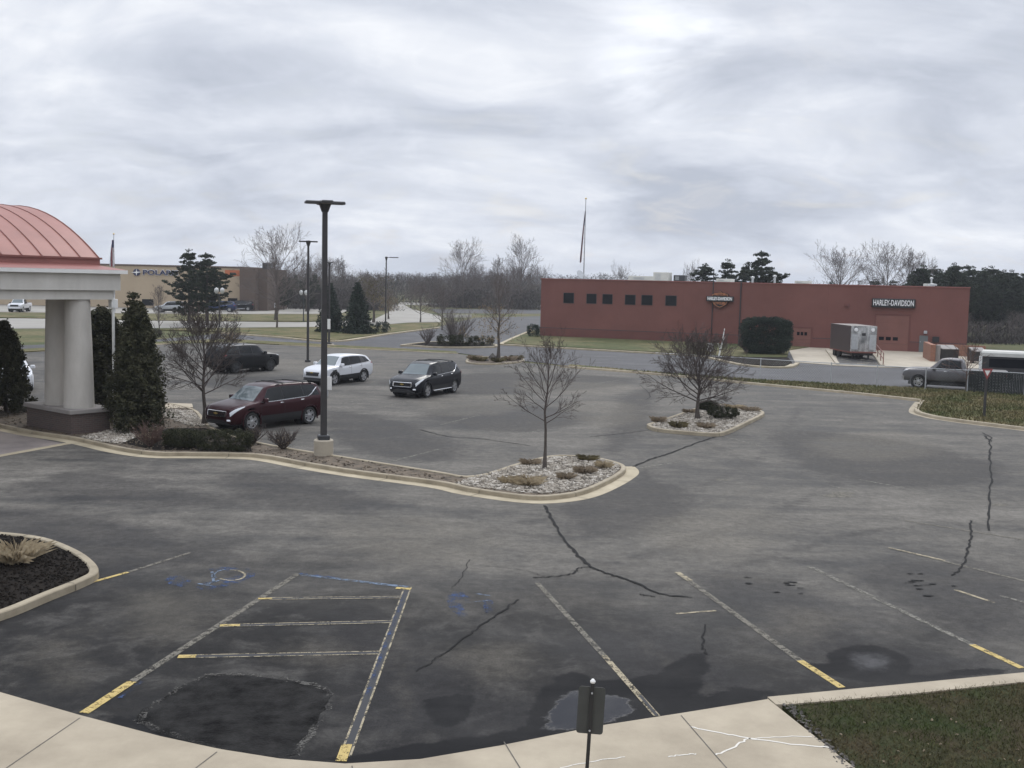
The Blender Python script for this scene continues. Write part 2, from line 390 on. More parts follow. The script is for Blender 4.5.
g = MB(); g.sheet([(-2500,-200),(2500,-200),(2500,4200),(-2500,4200)], -.06); struct('ground', g, M['far_grass'])
lot_far = [(-320,378),(0,353.5),(160,344.5),(225,342),(330,347.5),(456,353.5),(500,360),(560,366),(665,374.5),(749,383),(921,400),(914,409.5),(925,414.5),(1024,428),(1400,476)]
lot = [P(*p) for p in lot_far]+[Vector((42,-6,0)),Vector((-42,-6,0))]
struct('parking_lot', MB().sheet(lot, 0), M['lot'])
road = [(-320,372),(0,346),(150,340),(222,333),(280,337),(335,341),(385,334),(435,327.5),(476,317.5),(545,316),(600,326),(800,345),(1100,352),(1300,368),(1300,414),(1024,394),(896,387),(747,379),(640,371),(560,364.5),(500,358),(456,352.5),(330,345.5),(225,340),(160,342),(0,351),(-320,378)]
struct('road', MB().sheet(pix(road), -.02), M['road'])
street = [(-320,318),(20,318),(160,320.5),(300,322),(372,320),(389,312),(394,304.5),(404,304.5),(412,309),(441,316),(441,321.8),(407,322.4),(384,324.4),(312,326.6),(222,327.4),(100,328),(20,328.2),(-320,330)]
struct('street', MB().sheet(pix(street), -.03), M['street'])
struct('far_street', MB().sheet(pix([(400,302.2),(545,305),(545,307.6),(398,304.4)]), -.034), M['street'])
struct('far_lot', MB().sheet(pix([(430,309),(545,309.5),(545,313.5),(438,313)]), -.034), M['road'])
struct('shop_lot', MB().sheet(pix([(-320,299),(60,303),(200,305),(240,304),(330,305),(352,309),(340,313.5),(222,313.6),(60,312.4),(-320,308)]), -.03), M['street'])
# raised verges and lawns
def verge(name, pts, m, z=.09): return struct(name, MB().prism(ccw(pix(pts, z)), -.05, z), m)
verge('verge', [(570,364),(640,370.6),(747,378.6),(896,386.6),(1024,393.6),(1300,413),(1300,463),(1024,427.4),(950,418.3),(925,413.7),(915.5,409.2),(921,399.4),(749,382.2),(665,373.8),(568,366)], M['grass'])
verge('verge', [(-320,371),(0,350),(160,341.5),(225,338.6),(330,344.4),(456,351.3),(458,353),(330,347),(225,341.5),(160,344),(0,353),(-320,377)], M['grass'], .06)
verge('verge', [(150,329),(222,331.5),(280,336),(335,340),(385,333.4),(436,327),(440,322.3),(407,322.9),(384,325),(312,327.2),(222,328)], M['grass'], .08)
verge('verge', [(-320,308.8),(60,313),(222,314.2),(352,314.5),(372,318),(300,321.4),(160,320),(20,317.4),(-320,317)], M['grass'], .05)
verge('lawn', [(503,343),(530,330.5),(560,328),(820,345),(789,350),(787,357),(745,356.6),(700,354),(656,351.6),(560,346.4)], M['far_grass'], .08)
verge('planting_bed', [(700,354.4),(745,357.2),(788,357.4),(792,362),(784,365.6),(745,363.8),(718,358)], M['mulch'], .09)
verge('traffic_island', [(412,344.5),(430,341.5),(462,342),(494,344),(494,346),(462,346.6),(430,346)], M['mulch'], .10)
verge('traffic_island', [(466,361.5),(470,358),(488,356.6),(518,357.5),(524,360.5),(505,362.6),(482,363)], M['litter'], .10)
struct('apron', MB().prism(ccw(pix([(786,344),(915,348),(1000,351),(990,369),(940,367.6),(883,367.4),(838,365.6),(795,362.4)])), -.05, .03), M['concrete'])
struct('dock_ramp', MB().sheet(pix([(834,350),(872,350),(881.5,366.4),(838.5,364.6)]), .036), M['damp'])  # flat dark sheet; shade of the recessed dock pit put into its colour

def kerb(name, pts, m=None, z=.13, gut=.0, w=.17, closed=False, n=5, smooth=True):
    pp = pix(pts, z); pp = catmull([Vector((p.x,p.y,0)) for p in pp], n, closed) if smooth else pp
    mb = MB(); sec = [(0,-.03),(0.012,z-.02),(.03,z),(w-.02,z),(w,z-.02),(w,-.03)]
    if gut: sec = [(-gut,-.02),(-gut,.009),(-.01,.007)]+sec[1:]
    sweep(mb, pp, sec, closed); return struct(name, mb, m or M['kerb'], 30), pp
def gutter(name, pts, z, gut, n=5):
    pp = catmull([Vector((p.x,p.y,0)) for p in pix(pts, z)], n); mb = MB()
    sweep(mb, pp, [(-gut,-.02),(-gut,.008),(.02,.006)]); return struct(name, mb, M['gutter'])
# long planted island along the drive (counter-clockwise: front edge left to right, back edge right to left)
front = [(-70,410),(-30,418),(0,424.5),(32,431),(75,437.5),(120,447.5),(155,452),(190,452.5),(255,454),(305,462.5),(355,470.5),(436,481),(470,488),(520,495),(550,495.7),(582,491),(608,480.5),(624,471)]
back = [(625.5,465.5),(617,461.5),(600,457.5),(580,455.2),(552,455),(520,462),(474,475),(436,470.5),(335,454.6),(287,447),(252,440),(228,433),(208,423),(195,409),(160,401.5),(100,398),(30,404),(-70,398)]
_, isl = kerb('kerb', front+back, closed=True)
gutter('gutter', front+[(626,466.5),(622,462.8)], .13, .42)
isl_in = offset_path(isl, .15, True)
struct('planting_bed', MB().prism([(p.x,p.y) for p in isl_in], -.03, .095), M['litter'])
bedpoly = {}
def subbed(name, pts, m, z=.10):
    p = pix(pts, z); bedpoly[name] = p; return struct(name.split('#')[0], MB().sheet(ccw(p), z), m)
subbed('gravel_bed#a', [(452,484),(476,476.5),(522,464),(553,457),(580,457),(600,459.5),(614,463),(620,466.5),(617,471.5),(604,480),(581,488.5),(550,493.5),(522,492.5),(478,487)], M['bed'])
subbed('gravel_bed#b', [(80,437),(108,430.5),(135,431),(136,437),(120,444),(100,441.5)], M['bed'])
subbed('gravel_bed#c', [(163,409),(192,411),(207,425.5),(190,426),(166,417)], M['bed'])
subbed('mulch_bed#a', [(122,443),(140,436),(170,428),(205,428),(250,443),(252,451.5),(190,450.4),(155,450)], M['mulch'])
struct('pavement', MB().prism(ccw(pix([(160,402.6),(192,403.6),(193,407),(163,408.6)], .11)), 0, .11), M['walk'])
# joints of the kerbs
M['kerbjoint'] = mat('kerb_joint_dirt', (.07,.06,.048), .95, .3, 6, space='World')
def joints(path, step, g0, w, z):
    acc = 1.0
    for a_, b_ in zip(path[:-1], path[1:]):
        acc += (b_-a_).length
        if acc > step and a_.y < 75:
            acc = 0; t = (b_-a_).normalized(); n = Vector((-t.y,t.x,0)); c = a_; h = t*.009; mb = MB()
            for o0, o1, z0, z1 in ((-g0,-.02,.013,.013),(-.006,-.003,.012,z-.025),(.03,w,z+.004,z+.004)):
                if o0 == -g0 and g0 == 0: continue
                p0, p1 = c+n*o0, c+n*o1; mb.add([(p0-h).to_tuple()[:2]+(z0,),(p0+h).to_tuple()[:2]+(z0,),(p1+h).to_tuple()[:2]+(z1,),(p1-h).to_tuple()[:2]+(z1,)], [(0,1,2,3)])
            struct('kerb_joint', mb, M['kerbjoint'])
joints([p for p in isl[:len(front)*5]], 3.0, .42, .16, .13)
# second island
isl2_px = [(647,424.5),(658,428.5),(695,432),(716.6,433),(729,430.5),(749.5,421),(764,413.5),(762,410.2),(754,407.8),(716.6,403.8),(700,406.4),(667.4,417.2),(650,422.6)]
_, isl2 = kerb('kerb', isl2_px, closed=True, gut=0, z=.15)
i2 = offset_path(isl2, .15, True)
struct('gravel_bed', MB().prism([(p.x,p.y) for p in i2], -.03, .11), M['bed'])
joints(isl2, 2.4, 0, .16, .15)
# mulched island at the left edge
isl3_px = [(-70,629),(0,613),(52,592.5),(87,578.5),(99,570.5),(94,560.5),(77,549),(45,537),(0,531.4),(-70,528)]
_, isl3 = kerb('kerb', isl3_px, closed=True, z=.15, w=.19)
i3 = offset_path(isl3, .17, True)
struct('mulch_bed', MB().prism([(p.x,p.y) for p in i3], -.03, .12), M['mulch'])
joints(isl3, 2.4, 0, .18, .15)
# kerbs of the far roads
kerb('kerb', [(1400,471),(1024,427.4),(950,418.3),(925,413.8),(914,409),(920,400)][::-1], gut=.25, w=.25)
kerb('kerb', [(560,365.6),(665,374),(749,382.4),(850,391.8),(921,399.6)], z=.12, w=.3, gut=.1)
kerb('kerb', [(400,344.6),(430,341.3),(462,341.8),(496,344),(494,346.2),(462,346.9),(430,346.4),(412,345)][::-1], z=.12, w=.35, closed=True, n=3)
kerb('kerb', [(466,361.5),(470,357.6),(488,356.2),(518,357.2),(524,360.5),(505,362.8),(482,363.4)][::-1], z=.12, w=.2, closed=True, n=3)
kerb('kerb', [(795,362.5),(784,366.2),(745,364),(700,355),(656,352.3),(560,347),(502,343.6)], z=.12, w=.35, gut=.8, m=M['gutter'])
kerb('kerb', [(502,343.6),(516,337),(532,330.4)], z=.12, w=.35, gut=.6, m=M['gutter'])
kerb('kerb', [(438,327),(385,333.6),(335,340.4),(280,336.4),(222,332)], z=.12, w=.35, gut=.8, m=M['gutter'])
kerb('kerb', [(352,314),(222,313.9),(60,312.7),(-320,308.6)], z=.1, w=.3, gut=.3)
kerb('kerb', [(0,353),(160,344.2),(225,341.8),(330,347.2),(458,353.2)], z=.06, w=.22, n=3)

# ---- sidewalk, kerb line and lawn in the foreground
ZW = .12
walk_edge = [(-240,622),(-120,654),(-60,672),(0,692),(80,715),(160,736),(220,749),(280,758.5),(345,763.5),(420,759),(500,745.5),(600,725.5),(681,713),(768,699)]
we = [P(x,y,ZW) for x,y in walk_edge]
walk = [Vector((p.x,p.y,0)) for p in we]+[P(860,772,ZW),P(1010,900,ZW),Vector((3,5,0)),Vector((-14,5,0))]
struct('sidewalk', MB().prism(ccw(walk), -.03, ZW), M['walk'])
struct('kerb', MB().prism(ccw(pix([(767.5,697),(900,684.5),(1024,672.5),(1300,645),(1300,655),(1024,682),(900,695),(787,704.5),(776,704.5)], ZW)), -.03, ZW+.004), M['walk'])
lawn_px = [(781,704.6),(900,695),(1024,682),(1300,655.2),(1500,900),(1015,900),(860,772)]
lawn = pix(lawn_px, .1); struct('lawn', MB().prism(ccw(lawn), -.04, .10), M['lawn'])
def strip(pts, w, z, w2=None, jit=0, seed=0):
    rj = random.Random(seed)
    mb = MB(); q = [Vector((p.x,p.y,0)) for p in pts]; n = len(q); L = offset_path(q, w/2); Rr = offset_path(q, -w/2)
    if w2 is not None:
        for i in range(n):
            t = i/(n-1); k = 1-t+t*w2/w
            c = q[i]; L[i] = c+(L[i]-c)*k*(1+rj.uniform(-jit,jit)); Rr[i] = c+(Rr[i]-c)*k*(1+rj.uniform(-jit,jit))
    vs = [(p.x,p.y,z) for p in L]+[(p.x,p.y,z) for p in Rr]
    return mb.add(vs, [(n+i, n+i+1, i+1, i) for i in range(n-1)])
mj = M['darkjoint'] = mat('joint_shadowless_filler', (.10,.09,.075), .9, .3, 6, space='World')
for a, b in (((681,715.5),(716,756)),((716,756),(760,806)),((504,742),(520,768)),((520,768),(545,812)),((217,752),(196,768)),((196,768),(150,800)),((352,766),(356,800)),((80,718),(30,752)),((30,752),(-40,800))):
    struct('pavement_joint', strip([P(*a,ZW),P(*b,ZW)], .016, ZW+.004), mj)
wc = M['whitecrack'] = worn_mat('white_crack_filler', (.62,.59,.53), .72, 6)
def wig(pts, amp, seed, n=6):
    r = random.Random(seed); q = catmull(pts, n)
    return [p if i in (0,len(q)-1) else p+Vector((r.uniform(-amp,amp), r.uniform(-amp,amp), 0)) for i, p in enumerate(q)]
for k, (pts, w) in enumerate(((((690,727),(720,733),(746,738),(790,744),(829,747.5)),.03),(((716,755),(732,748),(747,739)),.028),(((747,739),(780,737),(812,736.5)),.02),(((668,757),(682,755),(696,754)),.022),(((560,768),(590,762),(625,757)),.02))):
    struct('pavement_crack', strip(wig([P(*p,ZW) for p in pts], .015, k), w, ZW+.004), wc)

# ---- painted markings (each 4 mm above the lot), old ones blacked out or worn
Z1, Z2, Z3 = .006, .0095, .013
def line(a, b, m, w=.1, z=Z2, name='parking_line', seg=10):
    A, B = P(*a), P(*b); struct(name, strip([A.lerp(B, i/seg) for i in range(seg+1)], w, z), M[m])
def edged(a, b, w=.13, m='thinline', core='darkline', e=.03):
    A, B = P(*a), P(*b); t = (B-A).normalized(); nrm = Vector((-t.y, t.x, 0))
    struct('parking_line', strip([A.lerp(B,i/10) for i in range(11)], w, Z1), M[core])
    for s_ in (-1, 1):
        struct('parking_line', strip([A.lerp(B,i/10)+nrm*s_*(w/2) for i in range(11)], e, Z2), M[m])
line((84,713.5),(132,682),'yellow',.15); line((132,682),(298,574),'paleline',.13); line((118,700),(142,682),'blue',.06,Z3)
edged((345,757),(408,587),.13); line((341,762),(347,745),'yellow',.14,Z3); line((366,697),(404,594),'blue',.07,Z3)
line((298,574.5),(408,587.5),'bluewhite',.13); line((300,574),(340,578.5),'blue',.09,Z3); line((396,588.4),(411,589.5),'yellow',.12,Z3)
edged((258,599),(400,597.5),.11); edged((220,626),(391,622),.12); edged((178,657),(379,653),.13)
line((220,626),(240,625.6),'yellow',.1,Z3); line((178,657.2),(196,656.8),'yellow',.14,Z3); line((258,599.2),(272,599),'yellow',.08,Z3)
line((90,583),(128,572.5),'yellow',.10); line((128,572.5),(190,553),'paleline',.10)
line((657,716.5),(604,656),'thinline',.10); line((604,656),(537,583),'paleline',.11)
line((657,716.5),(640,696),'darkline',.05,Z3)
line((842,688),(800,661),'yellow',.13); line((800,661),(677,572.5),'paleline',.13); line((690,581),(677,572.5),'thinline',.13,Z3)
line((1022,668.5),(972,645),'yellow',.13); line((972,645),(808,566),'faint',.13)
line((1060,590),(889,548),'paleline',.11); line((945,561),(889,548),'thinline',.09,Z3); line((1080,549),(904,520.6),'paleline',.10); line((955,590),(994,603),'thinline',.09)
line((1000,596),(1060,612),'faint',.1); line((676,614),(716,611),'thinline',.07)
for a, b in (((390,462),(440,449)),((300,447),(330,441)),((500,441),(540,430)),((560,412),(600,403)),((440,425),(480,415)),((655,395),(672,390)),((690,381),(708,379)),((780,392),(800,396)),((860,480),(905,488)),((380,408),(405,402)),((470,399),(485,397)),((640,468),(680,462)),((590,385),(620,380)),((725,437),(760,446)),((548,384),(566,381)),((340,404),(360,400)),((860,492),(830,486))):
    line(a, b, 'faint', .11)
for k, (x, y, w) in enumerate(((837,496,.25),(842,493,.18),(722,480,.12),(866,397,.10),(1000,505,.15),(640,400,.1))):
    c = P(x,y); struct('paint_patch', MB().sheet(wobble([c+Vector((-1.6*w,-w,0)),c+Vector((1.6*w,-w*.6,0)),c+Vector((1.4*w,w,0)),c+Vector((-1.2*w,w*.8,0))], .05, 4, k), Z2), M['paleline'])
# blue access symbols, mostly worn off
for k, pts in enumerate((((166,578),(180,575),(192,581),(184,587),(172,585)),((196,585),(222,580),(240,574),(253,571),(255,576),(235,584),(205,591)),((208,570),(228,567),(250,570),(228,572)),((446,594),(462,592),(470,599),(462,606),(468,615),(456,614)),((482,602),(491,600),(493,611),(486,613)))):
    struct('parking_symbol', MB().sheet(wobble(pix(pts), .04, 4, 20+k), Z1), M['blue'])
def arc(cx, cy, rx, ry, a0, a1, w, m):
    pts = [P(cx+rx*math.cos(R(a)), cy+ry*math.sin(R(a))) for a in np.linspace(a0, a1, 14)]
    struct('parking_symbol', strip(pts, w, Z2), M[m])
arc(231,575.5,14,5.2,-95,140,.05,'thinline'); arc(231,575.5,17,6,150,250,.05,'bluewhite')
for a, b in (((205,585),(225,579)),((212,572),(214,583)),((198,584),(212,586))): line(a, b, 'bluewhite', .06)
for a, b in (((466,603),(488,601)),((476,594),(490,596))): line(a, b, 'bluewhite', .05)
# tar-filled and open cracks
def crack(pts, w, seed, w2=None, amp=.05):
    q = wig([P(*p) for p in pts], amp*.6, seed, 9); struct('asphalt_crack', strip(q, w*.75, .017, w2 or w*.6, .55, seed), M['tar'])
crack([(545,506),(552,520),(570,547),(588,565),(605,573),(632,582),(660,594),(692,598)], .11, 1, .05)
crack([(533,578),(553,577),(572,574),(578,569),(589,567)], .05, 2)
crack([(519,600),(498,614),(478,628),(455,645),(435,660),(415,672)], .045, 3, .02, .06)
crack([(633,467),(652,459),(668,454),(700,442),(716,437)], .12, 4, .07)
crack([(985,436),(990,444),(990,458),(991,475),(990,500),(989,531)], .10, 5, .05)
crack([(971,521),(971,535),(968,549),(963,565),(952,576)], .07, 6, .04, .05)
crack([(982,433),(990,437),(991,442)], .09, 7)
crack([(545,577),(520,570),(480,566)], .02, 8); crack([(470,560),(460,580),(452,588)], .02, 9)
crack([(705,625),(702,645),(707,655)], .04, 10); crack([(420,430),(450,437),(480,439),(530,446)], .07, 11); crack([(590,437),(620,434),(650,430)], .06, 12)
crack([(640,385),(650,395),(646,400)], .06, 13); crack([(640,595),(655,597)], .06, 14)
rr = random.Random(3)
for k in range(22):
    x, y = rr.choice([(748,583),(782,590),(795,588),(905,585),(920,580),(935,592)]); x += rr.uniform(-12,22); y += rr.uniform(-6,6)
    c = P(x,y); a = rr.uniform(.03,.09); b = rr.uniform(.012,.03)
    struct('asphalt_pothole', MB().sheet(wobble([c+Vector((-a,-b,0)),c+Vector((a,-b,0)),c+Vector((a,b,0)),c+Vector((-a,b,0))], .02, 3, k), .014+k*.0002), M['tar'])
# the rough square patch in the access aisle and its worn rim
pp = pix([(136,722),(165,697),(203,677),(240,675),(300,682),(326,689),(330,697),(320,718),(306,742),(290,757),(250,756),(212,749)])
struct('asphalt_patch', MB().sheet(wobble(pp, .03, 6, 5), Z1), M['patch'])
struct('asphalt_patch', strip(wig(pp+[pp[0]], .05, 6), .11, Z2), M['patchwear'])
# damp films and standing water
from mathutils.geometry import tessellate_polygon
def tess(poly, z):
    t = tessellate_polygon([[Vector((p.x,p.y,0)) for p in poly]]); mb = MB(); return mb.add([(p.x,p.y,z) for p in poly], [f if (poly[f[1]]-poly[f[0]]).cross(poly[f[2]]-poly[f[0]]).z > 0 else f[::-1] for f in t])
# wear, damp and pale spots of the asphalt: cover values carried by the lot's own mesh, broken up by noise in its material
COVER = {k: [] for k in ('stain','dust','damp','wet','pale_spot')}
def film(pts, m, amp=.05, seed=0, **k): COVER[{'water':'wet'}.get(m, m)].append(('poly', wobble(pix(pts), amp, 4, seed), 1.0))
def track(pts, w, m): COVER[{'track':'stain','scuff':'dust'}[m]].append(('line', catmull([Vector((p.x,p.y,0)) for p in pix(pts)], 8), w))
# broad stains and paler worn zones of the old asphalt
for k, pts in enumerate((
  [(-60,512),(60,514),(140,522),(205,540),(245,556),(235,572),(170,570),(110,592),(40,612),(-60,650)],
  [(560,500),(630,482),(690,486),(700,510),(650,535),(590,540),(560,525)],
  [(330,610),(430,640),(520,690),(540,735),(420,752),(350,758)],
  [(690,575),(800,580),(900,640),(1010,660),(960,678),(840,680),(760,640)],
  [(560,640),(640,620),(720,640),(760,690),(680,705),(600,690)],
  [(430,410),(520,404),(600,415),(540,432),(450,428)],
  [(240,470),(330,485),(400,505),(300,512),(220,495)],
  [(770,430),(900,440),(1010,470),(940,490),(800,470)],
  [(380,380),(520,372),(640,380),(560,392),(430,394)],
  [(320,410),(400,420),(470,452),(400,462),(330,440)],
  [(860,560),(980,560),(1060,610),(980,640),(890,600)],
  [(60,470),(160,480),(250,505),(120,506),(20,490)],
  [(210,376),(300,378),(330,388),(250,392),(200,386)],
  [(620,395),(660,390),(640,440),(600,450)])): film(pts, 'stain', .1, 100+k)
for k, pts in enumerate((
  [(300,520),(420,515),(520,535),(470,570),(360,560)],[(640,520),(760,505),(800,540),(720,565),(650,550)],[(130,590),(230,600),(200,640),(110,640)],[(420,400),(520,395),(520,412),(440,416)],
  [(800,440),(900,430),(950,450),(850,462)],[(560,400),(640,404),(640,425),(580,425)],[(10,640),(90,630),(110,680),(40,690)],[(300,640),(380,660),(340,670),(270,660)],[(230,356),(330,362),(420,372),(330,376),(240,366)],[(520,380),(640,385),(600,396),(520,392)],[(430,650),(520,640),(540,680),(470,690)],[(770,600),(860,620),(820,645),(750,630)])): film(pts, 'dust', .1, 130+k)
for pts, w, m in (
  ([(-40,486),(150,500),(330,512),(480,528),(620,545),(800,560),(1060,590)],1.1,'track'),([(-40,500),(150,517),(330,530),(480,545),(620,560),(760,580)],.9,'scuff'),
  ([(440,545),(560,515),(650,500),(720,478),(770,450),(790,425),(800,405)],.9,'track'),([(520,560),(640,528),(720,500),(790,468),(830,440),(850,415)],.8,'scuff'),([(560,575),(680,545),(780,510),(860,470),(900,440)],.9,'track'),
  ([(360,440),(470,432),(600,425),(760,428),(900,445),(1040,466)],1.0,'scuff'),([(330,420),(470,415),(600,408),(700,440),(760,470)],.8,'track'),([(230,372),(350,366),(470,372),(600,380),(760,395),(900,412)],1.5,'scuff'),
  ([(260,386),(350,392),(470,403),(600,400),(740,398)],1.2,'track'),([(640,470),(720,445),(840,430),(960,446)],.8,'scuff'),([(650,590),(760,560),(880,530),(1040,520)],.7,'track'),([(700,560),(820,520),(940,500),(1050,500)],.7,'scuff'),
  ([(60,560),(130,600),(160,660)],.6,'scuff'),([(430,590),(400,640),(410,720)],.7,'scuff'),([(560,590),(640,640),(700,690)],.7,'scuff')): track(pts, w, m)
# damp films and standing water
film([(540,738),(534,712),(546,688),(570,672),(602,680),(640,678),(664,672),(690,655),(706,655),(700,678),(690,700),(660,716),(610,726)], 'damp', .05, 1)
film([(556,729),(552,714),(562,699),(579,690),(600,695),(618,697),(630,704),(632,714),(603,722)], 'water', .05, 2)
film([(424,708),(430,700),(455,694),(472,697),(474,708),(458,722),(436,728)], 'damp', .05, 3)
film([(826,656),(848,645),(884,648),(910,660),(904,674),(882,681),(852,676),(836,666)], 'damp', .04, 4)
film([(846,656),(860,651),(880,654),(895,661),(890,669),(874,671),(856,666)], 'pale_spot', .03, 5)
film([(640,706),(668,697),(700,699),(735,690),(770,694),(740,704),(700,712),(660,716)], 'damp', .05, 6)
film([(630,474),(640,468),(660,474),(664,488),(648,502),(622,508),(590,508),(612,494),(624,483)], 'stain', .06, 8)
film([(350,757),(420,745),(500,735),(560,728),(560,735),(500,745),(420,759),(350,763)], 'damp', .05, 11)
film([(100,715),(150,722),(220,742),(300,755),(345,760),(300,758),(220,748),(150,735)], 'damp', .05, 12)
film([(800,664),(842,676),(900,682),(960,677),(1015,669),(960,672),(900,676),(850,668)], 'damp', .05, 13)

def grid_cover(X, Y):
    out = {}
    for key, items in COVER.items():
        S = np.zeros(X.shape); soft = {'stain':.9,'dust':.8,'damp':.28,'wet':.22,'pale_spot':.4}[key]
        for kind, pts, w in items:
            A = np.array([(p.x,p.y) for p in pts]); Bv = np.roll(A, -1, 0)
            if kind == 'line': A, Bv = A[:-1], Bv[:-1]
            lo, hi = A.min(0)-3, A.max(0)+3; idx = np.nonzero((X > lo[0])&(X < hi[0])&(Y > lo[1])&(Y < hi[1]))[0]
            if not len(idx): continue
            px, py = X[idx], Y[idx]; d2 = np.full(len(idx), 1e9); ins = np.zeros(len(idx), bool)
            for (ax, ay), (bx, by) in zip(A, Bv):
                dx, dy = bx-ax, by-ay; t = np.clip(((px-ax)*dx+(py-ay)*dy)/max(dx*dx+dy*dy,1e-9), 0, 1); d2 = np.minimum(d2, (px-ax-t*dx)**2+(py-ay-t*dy)**2)
                if kind == 'poly':
                    c_ = ((ay > py) != (by > py)) & (px < (bx-ax)*(py-ay)/((by-ay) if abs(by-ay) > 1e-9 else 1e-9)+ax); ins ^= c_
            d = np.sqrt(d2)
            if kind == 'poly': v = np.clip(.5+np.where(ins, d, -d)/(2*soft), 0, 1)
            else: v = .62*np.clip(1-d/(w*.75), 0, 1)
            S[idx] = np.maximum(S[idx], v)
        out[key] = S
    return out
gx = np.concatenate([np.arange(-60,-17,1.5), np.arange(-17,26,.22), np.arange(26,80,1.5)])
gy = np.concatenate([np.arange(-6,10,2.0), np.arange(10,30,.2), np.arange(30,60,.5), np.arange(60,112,1.5)])
GX, GY = np.meshgrid(gx, gy); nx_, ny_ = len(gx), len(gy); fxv, fyv = GX.ravel(), GY.ravel()
ins = np.zeros(len(fxv), bool); LP = [(p.x,p.y) for p in lot]
for (ax, ay), (bx, by) in zip(LP, LP[1:]+LP[:1]):
    ins ^= ((ay > fyv) != (by > fyv)) & (fxv < (bx-ax)*(fyv-ay)/((by-ay) if abs(by-ay) > 1e-9 else 1e-9)+ax)
faces = [(j*nx_+i, j*nx_+i+1, (j+1)*nx_+i+1, (j+1)*nx_+i) for j in range(ny_-1) for i in range(nx_-1) if ins[j*nx_+i] and ins[j*nx_+i+1] and ins[(j+1)*nx_+i] and ins[(j+1)*nx_+i+1]]
me = bpy.data.meshes.new('parking_lot'); me.from_pydata([(x,y,.002) for x, y in zip(fxv, fyv)], [], faces); me.materials.append(M['lot'])
for key, S in grid_cover(fxv, fyv).items():
    at = me.attributes.new(key, 'FLOAT', 'POINT'); at.data.foreach_set('value', S.astype(np.float32))
me.update(); o = bpy.data.objects.new('parking_lot', me); col.objects.link(o); o['kind'] = 'structure'
# entry paving under the canopy, with its pale concrete bands
struct('entry_paving', MB().sheet(ccw(pix([(-260,380),(-60,418),(0,431),(62,443.5),(0,455),(-260,500)])), Z1), M['paver'])
struct('entry_band', strip(pix([(70,443.2),(0,456),(-120,479)]), .34, Z2), M['gutter'])
# ------------------------------------------------------------------ loose ground cover (nobody could count it)
def tri_mesh(name, V, m, kind=None, parent=None, nper=3, smooth=False):
    n = len(V)//nper; me = bpy.data.meshes.new(name)
    me.vertices.add(len(V)); me.vertices.foreach_set('co', np.asarray(V, dtype=np.float32).ravel())
    me.loops.add(n*nper); me.loops.foreach_set('vertex_index', np.arange(n*nper, dtype=np.int32))
    me.polygons.add(n); me.polygons.foreach_set('loop_start', np.arange(0, n*nper, nper, dtype=np.int32)); me.polygons.foreach_set('loop_total', np.full(n, nper, dtype=np.int32))
    me.materials.append(m); me.update(calc_edges=True); me.validate()
    o = bpy.data.objects.new(name, me); col.objects.link(o)
    if parent is not None: o.parent = parent
    if kind: o['kind'] = kind
    return o
def scatter(poly, n, seed):
    r = random.Random(seed); xs = [p[0] for p in poly]; ys = [p[1] for p in poly]; out = []
    while len(out) < n:
        p = (r.uniform(min(xs),max(xs)), r.uniform(min(ys),max(ys)))
        if inside(p, poly): out.append(p)
    return out
OCT = np.array([(1,0,0),(0,1,0),(-1,0,0),(0,-1,0),(0,0,1),(0,0,-1)], dtype=float)
OCF = [(0,1,4),(1,2,4),(2,3,4),(3,0,4),(1,0,5),(2,1,5),(3,2,5),(0,3,5)]
def stones(name, polys, n, z, smin, smax, seed, m=None):
    g = np.random.default_rng(seed); vs = []; fs = []
    for poly, k in zip(polys, n):
        for (x, y) in scatter(poly, k, seed):
            s = g.uniform(smin, smax)*np.array([1, g.uniform(.6,1), g.uniform(.45,.8)]); a = g.uniform(0, 6.28); ca, sa = math.cos(a), math.sin(a)
            q = (OCT+g.uniform(-.25,.25,(6,3)))*s
            o = len(vs); vs += [(x+p[0]*ca-p[1]*sa, y+p[0]*sa+p[1]*ca, z+p[2]*.8+g.uniform(0,.02)) for p in q]; fs += [tuple(i+o for i in f) for f in OCF]
    mb = MB(); mb.v = vs; mb.f = fs; mb.m = [0]*len(fs)
    return tag(mb.build(name, m or M['stone']), kind='stuff')
stones('gravel', [bedpoly['gravel_bed#a']], [3600], .105, .03, .075, 1)
stones('gravel', [bedpoly['gravel_bed#b'], bedpoly['gravel_bed#c']], [700, 800], .105, .035, .09, 2)
stones('gravel', [[(p.x,p.y) for p in i2]], [2600], .115, .03, .08, 3)
stones('gravel', [pix([(781,705),(793,705),(806,718),(862,772),(845,772)], .1)], [170], .105, .012, .04, 4, M['rock'])
stones('fallen_leaves', [lawn, pix([(570,364.6),(747,379),(1024,394),(1200,406),(1200,449),(1024,427),(925,413),(749,382)], .09)], [170, 260], .115, .010, .028, 7, M['drybrown'])
stones('wood_chips', [[(p.x,p.y) for p in i3]], [2600], .122, .015, .05, 5, M['mulch'])
stones('leaf_litter', [[(p.x,p.y) for p in isl_in if True]], [2600], .10, .02, .06, 6, M['litter'])
def blades(name, poly, n, h, w, z, m, seed, lean=.5):
    g = np.random.default_rng(seed); pts = np.array(scatter(poly, n, seed)); n = len(pts)
    a = g.uniform(0, 6.28, n); hh = h*g.uniform(.5,1.2,n); ln = g.normal(0, lean, (n,2))*hh[:,None]
    b = np.stack([np.cos(a), np.sin(a)], 1)*w/2
    V = np.zeros((n,3,3)); V[:,0,:2] = pts-b; V[:,1,:2] = pts+b; V[:,2,:2] = pts+ln; V[:,:2,2] = z; V[:,2,2] = z+hh
    return tri_mesh(name, V.reshape(-1,3), m, 'stuff')
blades('grass', lawn, 42000, .06, .012, .10, M['blade'], 11, .8)
